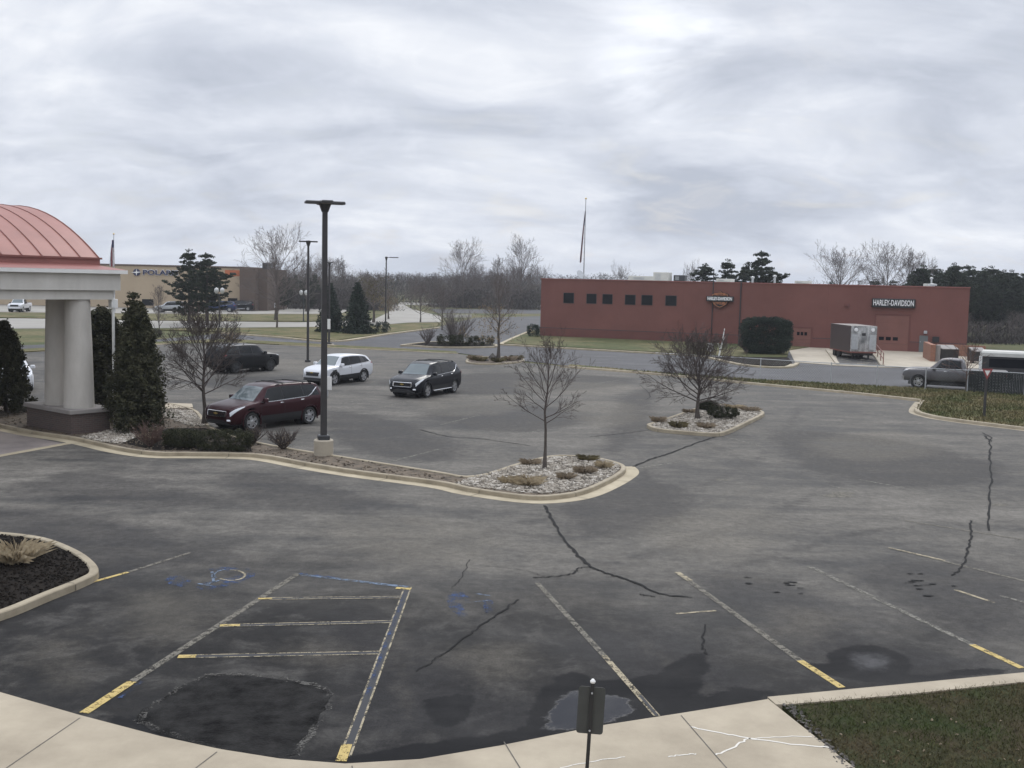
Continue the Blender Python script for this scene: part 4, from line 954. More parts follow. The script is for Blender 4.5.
def _rear(x, k=.82): return x if x > -1.4 else -1.4+(x+1.4)*k
SUV['st'] = [(_rear(r[0]),)+tuple(r[1:]) for r in SUV['st']]; SUV['glass'] = [tuple(_rear(v) for v in g_) for g_ in SUV['glass']]; SUV['tail'] = (_rear(SUV['tail'][0]),_rear(SUV['tail'][1]))+SUV['tail'][2:]; SUV['rearglass'] = (_rear(SUV['rearglass'][0]),_rear(SUV['rearglass'][1]))+SUV['rearglass'][2:]; SUV['rails'] = (-1.75,.2)
def paint(name, c, metal=.35, rough=.28): return mat(name, c, rough, metal=metal, coat=.14, spec=.22)
M['maroon'] = paint('maroon_paint', (.034,.008,.011)); M['whitecar'] = paint('white_car_paint', (.62,.63,.65), .1); M['blackcar'] = paint('black_blue_paint', (.006,.007,.011), 0.0)
M['blackcar2'] = paint('black_paint', (.005,.0055,.007), 0.0); M['greytruck'] = paint('grey_truck_paint', (.12,.115,.12), .3, .35); M['bluecar'] = paint('dark_blue_paint', (.02,.035,.09)); M['silver'] = paint('silver_paint', (.38,.39,.40), .4)
def pose(root, front_px, rear_px, K, side):
    """puts the car so that the wheels of its visible side stand at the two pixels (side: +1 its left, -1 its right)"""
    a, b = P(*front_px), P(*rear_px); f = (a-b); f.z = 0; f.normalize(); c = (a+b)/2; n = Vector((-f.y, f.x, 0))
    off = (K['xf']+K['xr'])/2
    root.location = c-f*off-n*side*(K['W']/2-.05); root.location.z = 0.005; root.rotation_euler.z = math.atan2(f.y, f.x)
    return root
maroon = pose(make_car(SUV, M['maroon'], 'maroon SUV with a chrome window line parked nose-in at the hedge bed', 'car', roof_rails=True), (253,431), (308,424.2), SUV, 1)
whitecar = pose(make_car(CROSS, M['whitecar'], 'white crossover parked in the open lot behind the near lamp pole', 'car', cladding='black'), (333,385.3), (364.7,381.6), CROSS, 1)
blackcar = pose(make_car(SUV, M['blackcar'], 'black SUV with roof bars and bright side step, standing alone mid-lot', 'car', roof_rails=True, side_step='chrome'), (425.3,398), (455.8,392.4), SUV, 1)
darkcar = pose(make_car(BOXY, M['blackcar2'], 'boxy black SUV parked behind the bare tree beside the maroon SUV', 'car', chrome_line=False, badge=False), (270,371), (237,373.5), BOXY, -1)
entrycar = make_car(SUV, M['whitecar'], 'white car half hidden behind the canopy column and dark evergreen', 'car', badge=False)
put(entrycar, P(10,388), None, R(-62), cat='car')
truck = make_car(TRUCK, M['greytruck'], 'grey pickup truck standing behind the chain-link fence', 'pickup truck', badge=False)
a, b = P(918,388), P(918+60,391.6); f = (a-b).normalized()
truck.location = a-f*2.02+Vector((f.y,-f.x,0))*.95; truck.rotation_euler.z = math.atan2(f.y, f.x)
# flat black plate standing in for the dark inside of the load bed
mbb = MB(); mbb.box(-2.9,-.66,-.82,.82,1.283,1.29); mbb.build('load_bed', M['black'], truck)
def far_car(src, px, y, rz, label, paint_m, cat='car', group='cars parked at the tan shop'):
    c = copy_tree(src); p = P(px, y); c.location = (p.x, p.y, 0); c.rotation_euler = (0,0,rz); tag(c, label, cat, group)
    for ch in c.children_recursive if hasattr(c,'children_recursive') else []: pass
    return c
def repaint(c, old, new):
    for o in [x for x in col.objects if x.parent == c]:
        if o.type == 'MESH' and any(m == old for m in o.data.materials):
            o.data = o.data.copy()
            for i, m in enumerate(o.data.materials):
                if m == old: o.data.materials[i] = new
    return c
repaint(far_car(SUV and maroon, 172, 312.4, R(185), 'silver SUV parked before the tan shop, left of the double pine', None), M['maroon'], M['silver'])
repaint(far_car(maroon, 222, 311.6, R(183), 'dark blue SUV parked right of the double pine', None), M['maroon'], M['bluecar'])
repaint(far_car(blackcar, 240, 310.5, R(190), 'black SUV parked in front of the brown brick wing', None), M['blackcar'], M['blackcar2'])
repaint(far_car(whitecar, 264, 309.6, R(170), 'white crossover parked beyond the big bare tree', None), M['whitecar'], M['whitecar'])
repaint(far_car(truck, 20, 311.5, R(-80), 'white pickup seen head-on under the canopy edge', None, 'pickup truck'), M['greytruck'], M['whitecar'])
# ------------------------------------------------------------------ buildings
def text_mesh(name, body, size, m, parent, loc, rot, sx=1.0, bold=.0, ext=.02):
    cu = bpy.data.curves.new(name, 'FONT'); cu.body = body; cu.size = size; cu.align_x = 'CENTER'; cu.align_y = 'CENTER'; cu.extrude = ext; cu.offset = bold; cu.resolution_u = 3
    t = bpy.data.objects.new(name+'_curve', cu); col.objects.link(t)
    dg = bpy.context.evaluated_depsgraph_get(); me = bpy.data.meshes.new_from_object(t.evaluated_get(dg)); bpy.data.objects.remove(t)
    me.materials.clear(); me.materials.append(m); o = bpy.data.objects.new(name, me); col.objects.link(o); o.parent = parent; o.location = loc; o.rotation_euler = rot; o.scale = (sx, 1, 1)
    return o
# red dealership: local x along its front, y into it, z up
A_, Bq = P(540,336.2), P(966,354.2); fx = (Bq-A_); WID = fx.length; FA = math.atan2(fx.y, fx.x); ux = fx.normalized(); uy = Vector((-ux.y, ux.x, 0))
def fac(x, y):
    d = ray(x, y); o = Vector((0,0,CAM_H)); t = (A_-o).dot(uy)/d.dot(uy); p = o+d*t; q = p-A_
    return q.dot(ux), p.z
def onf(s, d=0, z=0): p = A_+ux*s+uy*d; return Vector((p.x, p.y, z))
HB = fac(742,283.3)[1]
red = empty('commercial_building', (A_.x,A_.y,0), FA, 'long low red stucco building with small square windows', 'building')
red_doors = [(fac(793,340)[0], fac(810.5,340)[0], fac(800,328)[1], 3), (fac(875,340)[0], fac(908,340)[0], fac(890,315.5)[1], 3)]
ba = fac(640,331)[1]
w = MB(); DEP = 26
w.box(0, WID, 0, DEP, ba, HB); w.build('wall', M['redwall'], red)
w = MB(); xs_ = [0, red_doors[0][0]-.15, red_doors[0][1]+.15, red_doors[1][0]-.15, red_doors[1][1]+.15, WID]
for i in (0,2,4): w.box(xs_[i], xs_[i+1], -.05, DEP+.05, 0, ba-.06)
w.build('base_course', M['redbase'], red)
w = MB()
for i in (0,2,4): w.box(xs_[i], xs_[i+1], -.012, .3, ba-.06, ba)
w.build('reveal_band', M['dkmetal'], red)
w = MB(); w.box(-.06, WID+.06, -.06, .35, HB, HB+.10); w.box(-.06,.35,.35,DEP,HB,HB+.10); w.box(WID-.35,WID+.06,.35,DEP,HB,HB+.10); w.build('parapet_cap', M['fascia'], red)
w = MB()
for px in (575,683,742,828,858,930): s = fac(px,300)[0]; w.box(s-.012, s+.012, -.006, .1, ba+.01, HB-.02)
w.build('wall_joint', M['redbase'], red)
for x0, x1, y0, y1 in ((564,573.5,293,303),(587,596,294,303.4),(603,612,294.4,303.8),(625.5,635,295,304.5),(642,652,295.3,304.9),(666,676,295.8,305.5)):
    s0, z1 = fac(x0,y0); s1, z0 = fac(x1,y1)
    f_ = MB(); f_.box(s0-.05,s1+.05,-.03,.05,z0-.05,z0); f_.box(s0-.05,s1+.05,-.03,.05,z1,z1+.05); f_.box(s0-.05,s0,-.03,.05,z0,z1); f_.box(s1,s1+.05,-.03,.05,z0,z1)
    fo = f_.build('window', M['dkmetal'], red); q = MB(); q.box(s0,s1,-.012,.03,z0,z1); q.build('pane', M['winglass'], fo)
for s0, s1, h, k in red_doors:
    d = MB(); npan = 5
    for i in range(npan): d.box(s0, s1, -.02, .12, .03+(h-.03)*i/npan, .03+(h-.03)*(i+1)/npan-.018)
    if s1-s0 > 2.5 or True: pass
    do = d.build('overhead_door', M['reddoor'], red)
    f_ = MB(); f_.box(s0-.15,s0,-.06,.1,0,h+.15); f_.box(s1,s1+.15,-.06,.1,0,h+.15); f_.box(s0,s1,-.06,.1,h,h+.15); f_.build('door_frame', M['redbase'], do)
    wsp = (s1-s0)/3.4; pw = wsp*.62
    for j in range(k):
        c = (s0+s1)/2+(j-1)*wsp*.72-(.3 if s1-s0 > 2.6 else 0); q = MB(); zc = fac(885,338.5)[1] if s1-s0 > 2.6 else fac(800,333.6)[1]; q.box(c-pw*.42,c+pw*.42,-.03,0,zc-.17,zc+.17); q.build('door_window', M['winglass'], do)
s0, s1 = fac(919,345)[0], fac(927.5,345)[0]; h = fac(923,335.6)[1]
d = MB(); d.box(s0,s1,-.08,.0,.03,h); do = d.build('door', mat('grey_door_paint', (.13,.14,.14), .6), red); q = MB(); q.box(s0+.08,s0+.14,-.13,-.08,1.0,1.1); q.build('handle', M['steel'], do)
s, z = fac(925.5,332.2); q = MB(); q.bbox(s-.16,s+.16,-.3,0,z-.14,z+.14,.04); q.build('wall_lamp', M['steel'], red)
s, z = fac(847,305); q = MB(); q.bbox(s-.22,s+.22,-.2,0,z-.14,z+.14,.04); q.build('wall_lamp', M['redbase'], red)
s0, z1 = fac(932.5,336.5); s1, z0 = fac(939,342); q = MB(); q.box(s0,s1,-.25,0,z0,z1); q.build('wall_vent', M['black'], red)
s = fac(740,315)[0]; q = MB(); q.tube([(s,-.08,HB+.25),(s,-.08,.1)], .06, 8); q.build('downpipe', M['dkmetal'], red)
s = fac(712.5,310)[0]; q = MB(); q.tube([(s,-.10,1.0),(s,-.10,topz(714,270,A_.y)+.0)], .05, 8); q.build('conduit', M['dkmetal'], red)
rf = MB(); rf.sheet([(0,0),(WID,0),(WID,DEP),(0,DEP)], HB+.02); rf.build('roof', M['hvac'], red)
# rooftop plant: each unit stands on the roof
def rtu(x0, x1, ytop, d, label, m='hvac', depth=2.0, name='rooftop_unit'):
    s0 = fac(x0,285)[0]*(1+d/112); s1 = fac(x1,285)[0]*(1+d/112); c = onf((s0+s1)/2, d); zt = topz((x0+x1)/2, ytop, c.y); w_ = (s1-s0)/2
    r = empty(name, (c.x,c.y,HB+.02), FA, label, 'rooftop unit'); hh = zt-HB-.02
    a = MB(); a.bbox(-w_,w_,0,depth,.12,hh,.04); a.build('cabinet', M[m], r)
    a = MB(); a.box(-w_*.8,w_*.8,.2,depth-.2,-.02,.12); a.build('curb', M['dkmetal'], r)
    a = MB(); nn = 6
    for i in range(nn): zz = .22+(hh-.34)*i/nn; a.box(-w_*.7,w_*.0,-.015,0,zz,zz+(hh-.34)/nn*.5)
    a.build('louvre', M['steel'], r); return r
rtu(585,616,275,15,'long pale rooftop unit left of the tall boxy unit'); rtu(628,642.5,271.6,8,'tall pale boxy rooftop unit on the red building'); rtu(645,656,274.5,9,'small black rooftop unit beside the tall pale one','dkmetal',1.2)
rtu(696,711,278.3,6,'low pale rooftop unit left of the shield sign pole'); rtu(770,785,280.2,7,'low pale rooftop unit right of the pines'); rtu(893,903,283,8,'pale rooftop unit above the lettered sign')
def vent(px, ytop, d, label, r_=.12):
    c = onf(fac(px,285)[0]*(1+d/112), d); zt = topz(px,ytop,c.y); a = MB(); a.tube([(0,0,0),(0,0,zt-HB-.2)], r_, 8); a.lathe([(r_*1.8,zt-HB-.22),(r_*1.8,zt-HB-.06),(.02,zt-HB)], 10)
    tag(a.build('roof_vent', M['steel'], None, True, (c.x,c.y,HB)), label, 'vent')
vent(738.5,276,4,'roof vent pipe above the wall downpipe'); vent(757,274.5,5,'taller roof vent pipe left of the right pine'); vent(908,276.5,6,'slim tall vent pipe above the lettered sign',.09); vent(913,283,5,'stubby vent cap right of the slim tall vent pipe',.25)
c = onf(fac(570,285)[0]*1.03, 3); a = MB(); prof = [(.02,0),(.25,.03),(.45,.12),(.48,.14)]; a.lathe(prof, 14, Matrix.Translation((0,0,.6)) @ Matrix.Rotation(R(60),4,'X') @ Matrix.Rotation(R(30),4,'Y')); a.tube([(0,0,0),(0,0,.6)], .04, 6)
tag(a.build('satellite_dish', M['steel'], None, True, (c.x,c.y,HB)), 'small grey satellite dish near the left end of the red roof', 'dish')
# tan store roof ridge beyond the red building
# lettered sign
s0, z1 = fac(872.3,298.2); s1, z0 = fac(915.3,308.3); c = onf((s0+s1)/2, -.35, (z0+z1)/2); w_, h_ = (s1-s0)/2, (z1-z0)/2
sg = empty('wall_sign', c, FA, 'long black wall sign with white lettering above the big overhead door', 'sign')
a = MB(); a.bbox(-w_,w_,0,.3,-h_,h_,.05); a.build('sign_box', M['black'], sg)
tx = text_mesh('lettering', 'HARLEY-DAVIDSON', 1.0, M['letterwhite'], sg, (0,-.03,0), (R(90),0,0), 1, .018, .03)
bw = max(v.co.x for v in tx.data.vertices)-min(v.co.x for v in tx.data.vertices); bh = max(v.co.y for v in tx.data.vertices)-min(v.co.y for v in tx.data.vertices)
tx.scale = (w_*2*.93/bw, h_*2*.66/bh, 1)
# shield sign
s0, z1 = fac(707.5,290); s1, z0 = fac(733.5,308.6); c = onf((s0+s1)/2, -.3, (z0+z1)/2); w_, h_ = (s1-s0)/2, (z1-z0)/2; sw = w_*.64
sh = empty('wall_sign', c, FA, 'orange and black shield sign crossed by a white-lettered bar', 'sign')
def shield(k): return [(-sw*.98*k,h_*.55*k),(-sw*.62*k,h_*.72*k),(-sw*.28*k,h_*.72*k),(0,h_*.98*k),(sw*.28*k,h_*.72*k),(sw*.62*k,h_*.72*k),(sw*.98*k,h_*.55*k),(sw*.94*k,-h_*.2*k),(sw*.78*k,-h_*.6*k),(sw*.4*k,-h_*.84*k),(0,-h_*1.0*k),(-sw*.4*k,-h_*.84*k),(-sw*.78*k,-h_*.6*k),(-sw*.94*k,-h_*.2*k)]
def plate(pts, y0, y1, name, m):
    a = MB(); a.prism(ccw(pts), 0, 1); a.v = [(v[0], y1+(y0-y1)*v[2], v[1]) for v in a.v]; return a.build(name, M[m], sh)
plate(shield(1.0), 0, .25, 'shield', 'black'); plate(shield(.93), -.02, 0, 'shield_border', 'letterorange'); plate(shield(.84), -.035, -.02, 'shield_face', 'black')
bz0, bz1 = -h_*.24, h_*.34
plate([(-w_,bz0),(w_,bz0),(w_,bz1),(-w_,bz1)], -.12, .2, 'bar', 'black')
def fit(o, W_, H_):
    vs = o.data.vertices; bw = max(v.co.x for v in vs)-min(v.co.x for v in vs); bh = max(v.co.y for v in vs)-min(v.co.y for v in vs); o.scale = (W_/bw, H_/bh, 1); return o
fit(text_mesh('lettering', 'HARLEY-DAVIDSON', 1, M['letterwhite'], sh, (0,-.14,(bz0+bz1)/2), (R(90),0,0), 1, .05, .02), w_*1.84, (bz1-bz0)*.66)
fit(text_mesh('lettering', 'MOTOR', 1, M['letterorange'], sh, (0,-.06,h_*.54), (R(90),0,0), 1, .05, .02), sw*1.3, h_*.27)
fit(text_mesh('lettering', 'CYCLES', 1, M['letterorange'], sh, (0,-.06,-h_*.45), (R(90),0,0), 1, .05, .02), sw*1.25, h_*.27)

# trailer at the dock
p0 = P(862.5,359.5); TR = FA+R(23)
tr = empty('box_trailer', (p0.x,p0.y,0), TR, 'box trailer with polished steel end standing in the loading dock', 'trailer')
yd = p0.y; tw_ = (PY(875.8,340,yd).x-PY(849.6,340,yd).x)/2; zt, zb = topz(862,326,yd), topz(862,352,yd); TL = 5.6
a = MB(); a.box(-tw_,tw_,.02,TL,zb,zt); a.build('box', M['trailerside'], tr)
a = MB(); a.box(-tw_,tw_,-.02,.018,zb,zt); en = a.build('end_panel', M['polished'], tr)
a = MB()
for x in (-tw_*.62, tw_*.68): a = MB(); a.lathe([(.16,0),(.16,.04),(.02,.05)], 12, Matrix.Translation((x,-.02,zt-.32)) @ Matrix.Rotation(R(90),4,'X')); a.build('marker_lamp', M['letterwhite'], tr)
for x in (-tw_*.68, tw_*.70): a = MB(); a.box(x-.28,x+.28,-.035,-.02,zb+.2,zt-.75); a.build('steel_panel', M['steel'], tr)
a = MB(); a.box(-.16,.16,-.05,-.02,zt-.85,zt-.62); a.build('vent_grille', M['black'], tr)
a = MB(); a.box(-tw_-.03,tw_+.03,-.06,-.022,zb-.1,zb+.03); a.box(-tw_-.03,-tw_+.1,-.022,TL,zb-.1,zb-.002); a.box(tw_-.1,tw_+.03,-.022,TL,zb-.1,zb-.002); a.build('frame_rail', M['rust'], tr)
a = MB(); a.box(-tw_*.8,tw_*.8,.1,TL-.3,.35,zb-.1); a.build('underframe', M['black'], tr)
for x in (-tw_+.15, tw_-.15):
    for y in (TL-1.2, TL-2.3): a = MB(); a.lathe([(.28,-.12),(.40,-.12),(.42,0),(.40,.12),(.28,.12)], 16, Matrix.Translation((x,y,.42)) @ Matrix.Rotation(R(90),4,'Y')); a.build('wheel', M['rubber'], tr, 40)
for x in (-tw_*.6, tw_*.6): a = MB(); a.box(x-.06,x+.06,.5,.62,.0,.4); a.build('landing_leg', M['dkmetal'], tr)
# tall dark post beside the trailer, dock walls and handrails
p = P(833.5,355); a = MB(); a.tube([(0,0,0),(0,0,topz(834,325.5,p.y))], .09, 8); tag(a.build('dock_post', M['dkmetal'], None, True, (p.x,p.y,.0)), 'dark upright post at the left corner of the loading dock', 'post')
def wallseg(name, p, q, h, t, m, label):
    a = MB(); d = (q-p).normalized(); n = Vector((-d.y,d.x,0))*t/2; a.prism(ccw([p-n,q-n,q+n,p+n]), 0, h); return tag(a.build(name, m), label, 'wall')
wallseg('dock_wall', P(827,350.6), P(837.5,365), .16, .3, M['concrete'], 'low sloping concrete wall along the left of the loading dock')
wallseg('dock_wall', P(873,353.5), P(882.5,366.6), .16, .3, M['concrete'], 'low sloping concrete wall along the right of the loading dock')
a = MB(); pq = [P(874.5,354.3), P(877.5,358.5), P(880.5,362.6), P(883,366.4)]
for p in pq: a.tube([(p.x,p.y,.14),(p.x,p.y,1.05)], .035, 6)
for z in (.6,1.05): a.tube([(p.x,p.y,z) for p in pq], .035, 6)
tag(a.build('handrail', M['rust'], None, True), 'rusty pipe handrail on the right dock wall', 'handrail')
# bin enclosure: brick end wall, pale panel, two bins
wallseg('brick_wall', P(925,357.5), P(932.5,361.8), topz(928,343.5,P(928,360).y), .4, M['orbrick'], 'orange brick end wall of the bin enclosure')
wallseg('brick_wall', P(934,355), P(985,357.5), topz(955,344.8,P(955,356).y), .3, M['orbrick'], 'long low brick back wall behind the two bins')
wallseg('gate_panel', P(933.3,361.6), P(939.5,362), topz(936,345,P(936,361.5).y), .1, M['cap'], 'pale grey gate panel between brick end wall and first bin')
def bin_(px0, px1, y, ytop, label):
    a0, a1 = P(px0,y), P(px1,y+.5); d = a1-a0; c = (a0+a1)/2; r = empty('rubbish_skip', (c.x,c.y,.03), math.atan2(d.y,d.x), label, 'skip', 'bins in the brick enclosure'); L_ = d.length/2; h = topz((px0+px1)/2, ytop, c.y)
    b_ = MB(); b_.add([(-L_,0,.15),(L_,0,.15),(L_,1.5,.15),(-L_,1.5,.15),(-L_,-.15,h*.8),(L_,-.15,h*.8),(L_,1.6,h),(-L_,1.6,h)], [(0,3,2,1),(4,5,6,7),(0,1,5,4),(1,2,6,5),(2,3,7,6),(3,0,4,7)]); b_.build('body', M['dumpster'], r)
    for s_ in (-1,1): q = MB(); q.box(min(0,s_*L_*.96)+.03, max(0,s_*L_*.96)-.03, -.18, 1.6, h*.80, h*.80+.06, M=Matrix.Translation((0,0,.02)) @ Matrix.Rotation(math.atan2(h*.2,1.75),4,'X')); q.build('lid', M['cap'], r)
    for x in (-L_*.7, L_*.7): q = MB(); q.box(x-.1,x+.1,.1,.5,0,.16); q.build('caster', M['black'], r)
bin_(940,958,361,346.5,'dark rubbish skip next to the pale gate panel'); bin_(971,986,363.5,349,'dark rubbish skip farther right behind the parked pickup')
# ------------------------------------------------------------------ chain-link fence
fp = [P(x,y,.09) for x, y in ((655,371.6),(690,373.6),(760,378.6),(830.6,383.6),(876.6,386.6),(925,389.5),(967,391.7),(1024,395.4),(1100,400.5),(1200,408))]
FH = 1.3
fn = empty('chain_link_fence', (fp[0].x,fp[0].y,.09), 0, 'waist-high chain-link fence along the grass verge, dark slats at its right end', 'fence'); o0 = fp[0]
for p in fp[1:]:
    a = MB(); q = p-o0; a.tube([(q.x,q.y,-.1),(q.x,q.y,FH+.06)], .033, 7); a.build('post', M['steel'], fn, True)
a = MB(); a.tube([p-o0+Vector((0,0,FH)) for p in fp], .024, 6); a.build('top_rail', M['steel'], fn, True)
a = MB()
for p, q in zip(fp[:-1], fp[1:]):
    d = q-p; L_ = d.length; n_ = int(L_/.16); t = d/L_
    for k in range(n_):
        for s_ in (1,-1):
            a0 = p-o0+t*(k*.16); a1 = a0+t*FH*.9*s_
            if not (0 <= (a1-(p-o0)).dot(t) <= L_): continue
            nrm = t*.004; a.add([a0+nrm*1+Vector((0,0,.03)), a0-nrm+Vector((0,0,.03)), a1-nrm+Vector((0,0,FH)), a1+nrm+Vector((0,0,FH))], [(0,1,2,3)])
a.build('mesh', M['wirelink'], fn)
a = MB(); pts = [fp[6]-Vector((0,0,0)), fp[7], fp[8], fp[9]]
for p, q in zip(pts[:-1], pts[1:]):
    d = q-p; L_ = d.length; t = d/L_; n_ = int(L_/.09)
    for k in range(n_):
        c = p-o0+t*(k+.5)*L_/n_; w_ = t*.042; nn = Vector((-t.y,t.x,0))*.012*(1 if k%2 else -1)
        a.add([c-w_+nn+Vector((0,0,.02)), c+w_+nn+Vector((0,0,.02)), c+w_+nn+Vector((0,0,FH-.02)), c-w_+nn+Vector((0,0,FH-.02))], [(0,1,2,3)])
a.build('privacy_slats', M['slat'], fn)
# white van and dark stacked crates behind the slatted fence
VAN = empty('utility_trailer', (0,0,0), 0, 'white-topped trailer parked behind the slatted end of the fence', 'trailer')
p = P(1010,381); VAN.location = (p.x,p.y,0); VAN.rotation_euler.z = R(-26); zt = topz(1010,352,p.y); zm = topz(1010,357.3,p.y)
a = MB(); a.bbox(-2.0,4.5,-.1,2.0,zm,zt,.12); a.build('roof', M['hvac'], VAN); a = MB(); a.box(-1.9,4.4,0,1.9,.5,zm-.002); a.build('body', M['dumpster'], VAN)
a = MB(); a.box(-1.4,1.3,-.02,0,zm-.75,zm-.15); a.build('window', M['winglass'], VAN)
a = MB(); a.box(-2.05,-1.85,-.08,0,.5,zm); a.build('corner_post', M['white'], VAN)
for x in (-.2,2.6): a = MB(); a.lathe([(.2,-.1),(.34,-.1),(.36,0),(.34,.1),(.2,.1)], 14, Matrix.Translation((x,.0,.36)) @ Matrix.Rotation(R(90),4,'X')); a.build('wheel', M['rubber'], VAN, 40)

# ------------------------------------------------------------------ hotel canopy (porte-cochere)
pc = P(71.5,434.5,.1); pl = P(27,425.5,.1); v_ = (pl-pc); v_.z = 0; v_ = v_.normalized(); u_ = Vector((-v_.y*-1, v_.x*-1, 0)) if False else Vector((v_.y, -v_.x, 0))
if u_.x < 0: u_ = -u_
CA = math.atan2(u_.y, u_.x)   # local x = u (along the visible face, away to the right), local y = v (back to the left)
if (Vector((-u_.y,u_.x,0))).dot(v_) < 0: print('canopy axes flipped')
can = empty('hotel_canopy', (pc.x,pc.y,0), CA, 'hotel entrance canopy with curved red metal roof and paired tapered columns', 'canopy')
def loc_(p): q = p-Vector((pc.x,pc.y,0)); return q.dot(u_), q.dot(Vector((-u_.y,u_.x,0)))
PL = (pl-pc).length; PW = 1.55
zp = topz(71.5,410,pc.y)
a = MB(); a.box(0,PW,0,PL,-.05,zp-.16); pd = a.build('pedestal', M['pedbrick'], can)
a = MB(); a.bbox(-.09,PW+.09,-.09,PL+.09,zp-.16,zp,.03); a.build('cap', M['cap'], pd)
zbm = topz(71,299.5,pc.y+.8)
def column(cy, cx=.78):
    a = MB(); a.lathe([(.55,zp-.01),(.545,zp+.4),(.50,zp+(zbm-zp)*.6),(.455,zbm-.25),(.45,zbm+.05)], 32, Matrix.Translation((cx,cy,0))); return a.build('column', M['stuccob'], can, True)
column(.62,.66); column(2.0,.66)
# beam along the visible face: from far left of the frame to its right end
def u_at(x, y, vloc):
    d = ray(x,y); n = Vector((-u_.y,u_.x,0)); o = Vector((0,0,CAM_H)); t = (Vector((pc.x,pc.y,0))+n*vloc-o).dot(n)/d.dot(n); p = o+d*t; return (p-Vector((pc.x,pc.y,0))).dot(u_), p.z
VB = .12
PED2 = 11.4
a = MB(); a.box(0,PW,PED2,PED2+PL,-.05,zp-.16); pd = a.build('pedestal', M['pedbrick'], can)
a = MB(); a.bbox(-.09,PW+.09,PED2-.09,PED2+PL+.09,zp-.16,zp,.03); a.build('cap', M['cap'], pd)
column(PED2+.62,.66); column(PED2+1.72,.66)
u1, zlow = u_at(113,299.5,VB); _, zfr = u_at(60,290,VB); _, zc0 = u_at(60,268.8,VB)
UL = -14.0; VD = 14.6; u1 = max(u1, PW)
print('canopy', CA, PL, zp, zbm, u1, zlow, zfr, zc0)
a = MB(); a.box(UL,u1,VB,VD,zlow,zfr-.02); a.box(UL,u1+.0,VB+.03,VD,zfr-.02,zfr); a.build('lower_beam', M['stucco'], can)
a = MB(); a.box(UL,u1+.25,VB-.12,VD+.12,zfr,zc0-.14); a.build('frieze', M['stucco'], can)
a = MB(); a.box(UL,u1+.45,VB-.30,VD+.3,zc0-.14,zc0); a.build('cornice', M['white'], can)
# flat red edge roof and the fascia band
a = MB(); zf0 = zc0+.22; a.add([(UL,VB-.3,zc0+.003),(u1+.45,VB-.3,zc0+.003),(u1+.45,VD+.3,zc0+.003),(UL,VD+.3,zc0+.003),(UL,VB+.6,zf0),(u1-.6,VB+.6,zf0),(u1-.6,VD-.6,zf0),(UL,VD-.6,zf0)], [(4,5,6,7),(0,1,5,4),(1,2,6,5),(2,3,7,6),(3,0,4,7)]); a.build('edge_roof', M['fascia'], can)
ur, zr0 = u_at(100,262,VB+.5); _, zr1 = u_at(97,258.6,VB+.5)
print('roof', ur, zr0, zr1)
a = MB(); a.box(UL,ur,VB+.5,VD-.5,zc0+.02,zr1-.03); a.build('fascia', M['fascia'], can)
a = MB(); a.box(UL,ur+.06,VB+.44,VD-.44,zr1-.03,zr1+.04); a.build('fascia_cap', M['seam'], can)
# barrel roof: axis along u, half-ellipse section across v
ROOF = dict(v0=VB+.55, v1=VD-.55)
def arcpt(t, u, k=1.0):
    c = (ROOF['v0']+ROOF['v1'])/2; rv = (ROOF['v1']-ROOF['v0'])/2; a_ = math.pi*(1-t)
    return (u, c-rv*math.cos(math.pi*t)*k, zr1+.04+ROOF['h']*(1-abs(math.cos(math.pi*t))**2.05)*k)
_, ztop = u_at(2,206,ROOF['v0']); dist = (ROOF['v0']+ROOF['v1'])/2
pm = Vector((pc.x,pc.y,0))+Vector((-u_.y,u_.x,0))*((ROOF['v0']+ROOF['v1'])/2)
# height so that the crown of the end arch rises to the photograph's roofline
pcr = pm+u_*(ur-.1); ROOF['h'] = topz(5,206.5,pcr.y)-zr1
print('roof h', ROOF['h'], pcr)
nu_, nt = 40, 28; vs = [arcpt(j/nt, UL+(ur-UL)*i/nu_) for i in range(nu_+1) for j in range(nt+1)]
a = MB(); a.add(vs, [(i*(nt+1)+j, (i+1)*(nt+1)+j, (i+1)*(nt+1)+j+1, i*(nt+1)+j+1) for i in range(nu_) for j in range(nt)]); a.build('roof', M['roofred'], can, True)
for uu in (ur-.01, UL+.01):
    a = MB(); a.add([arcpt(j/nt, uu, .995) for j in range(nt+1)], [tuple(range(nt+1))]); a.build('gable', M['fascia'], can)
a = MB(); k = 0; uu = ur-.03
while uu > UL: a.tube([arcpt(j/nt, uu, 1.004) for j in range(nt+1)], .022, 4); uu -= .74
a.build('standing_seams', M['seam'], can, True)
# white downspout at the end of the beam
pu, _ = u_at(116.5,295,VB); zd = u_at(117,288,VB)[1]; zd0 = u_at(117,326,VB)[1]
a = MB(); a.tube([(u1+.1,VB+.2,zd),(u1+.12,VB+.2,zd-.35)], .07, 8); a.tube([(u1+.12,VB+.2,zd-.3),(u1+.12,VB+.2,zd0-.6),(u1+.12,VB+.2,.1)], .055, 8); a.bbox(u1+.0,u1+.26,VB+.08,VB+.34,zd-.75,zd-.42,.02); a.build('downspout', M['white'], can, True)

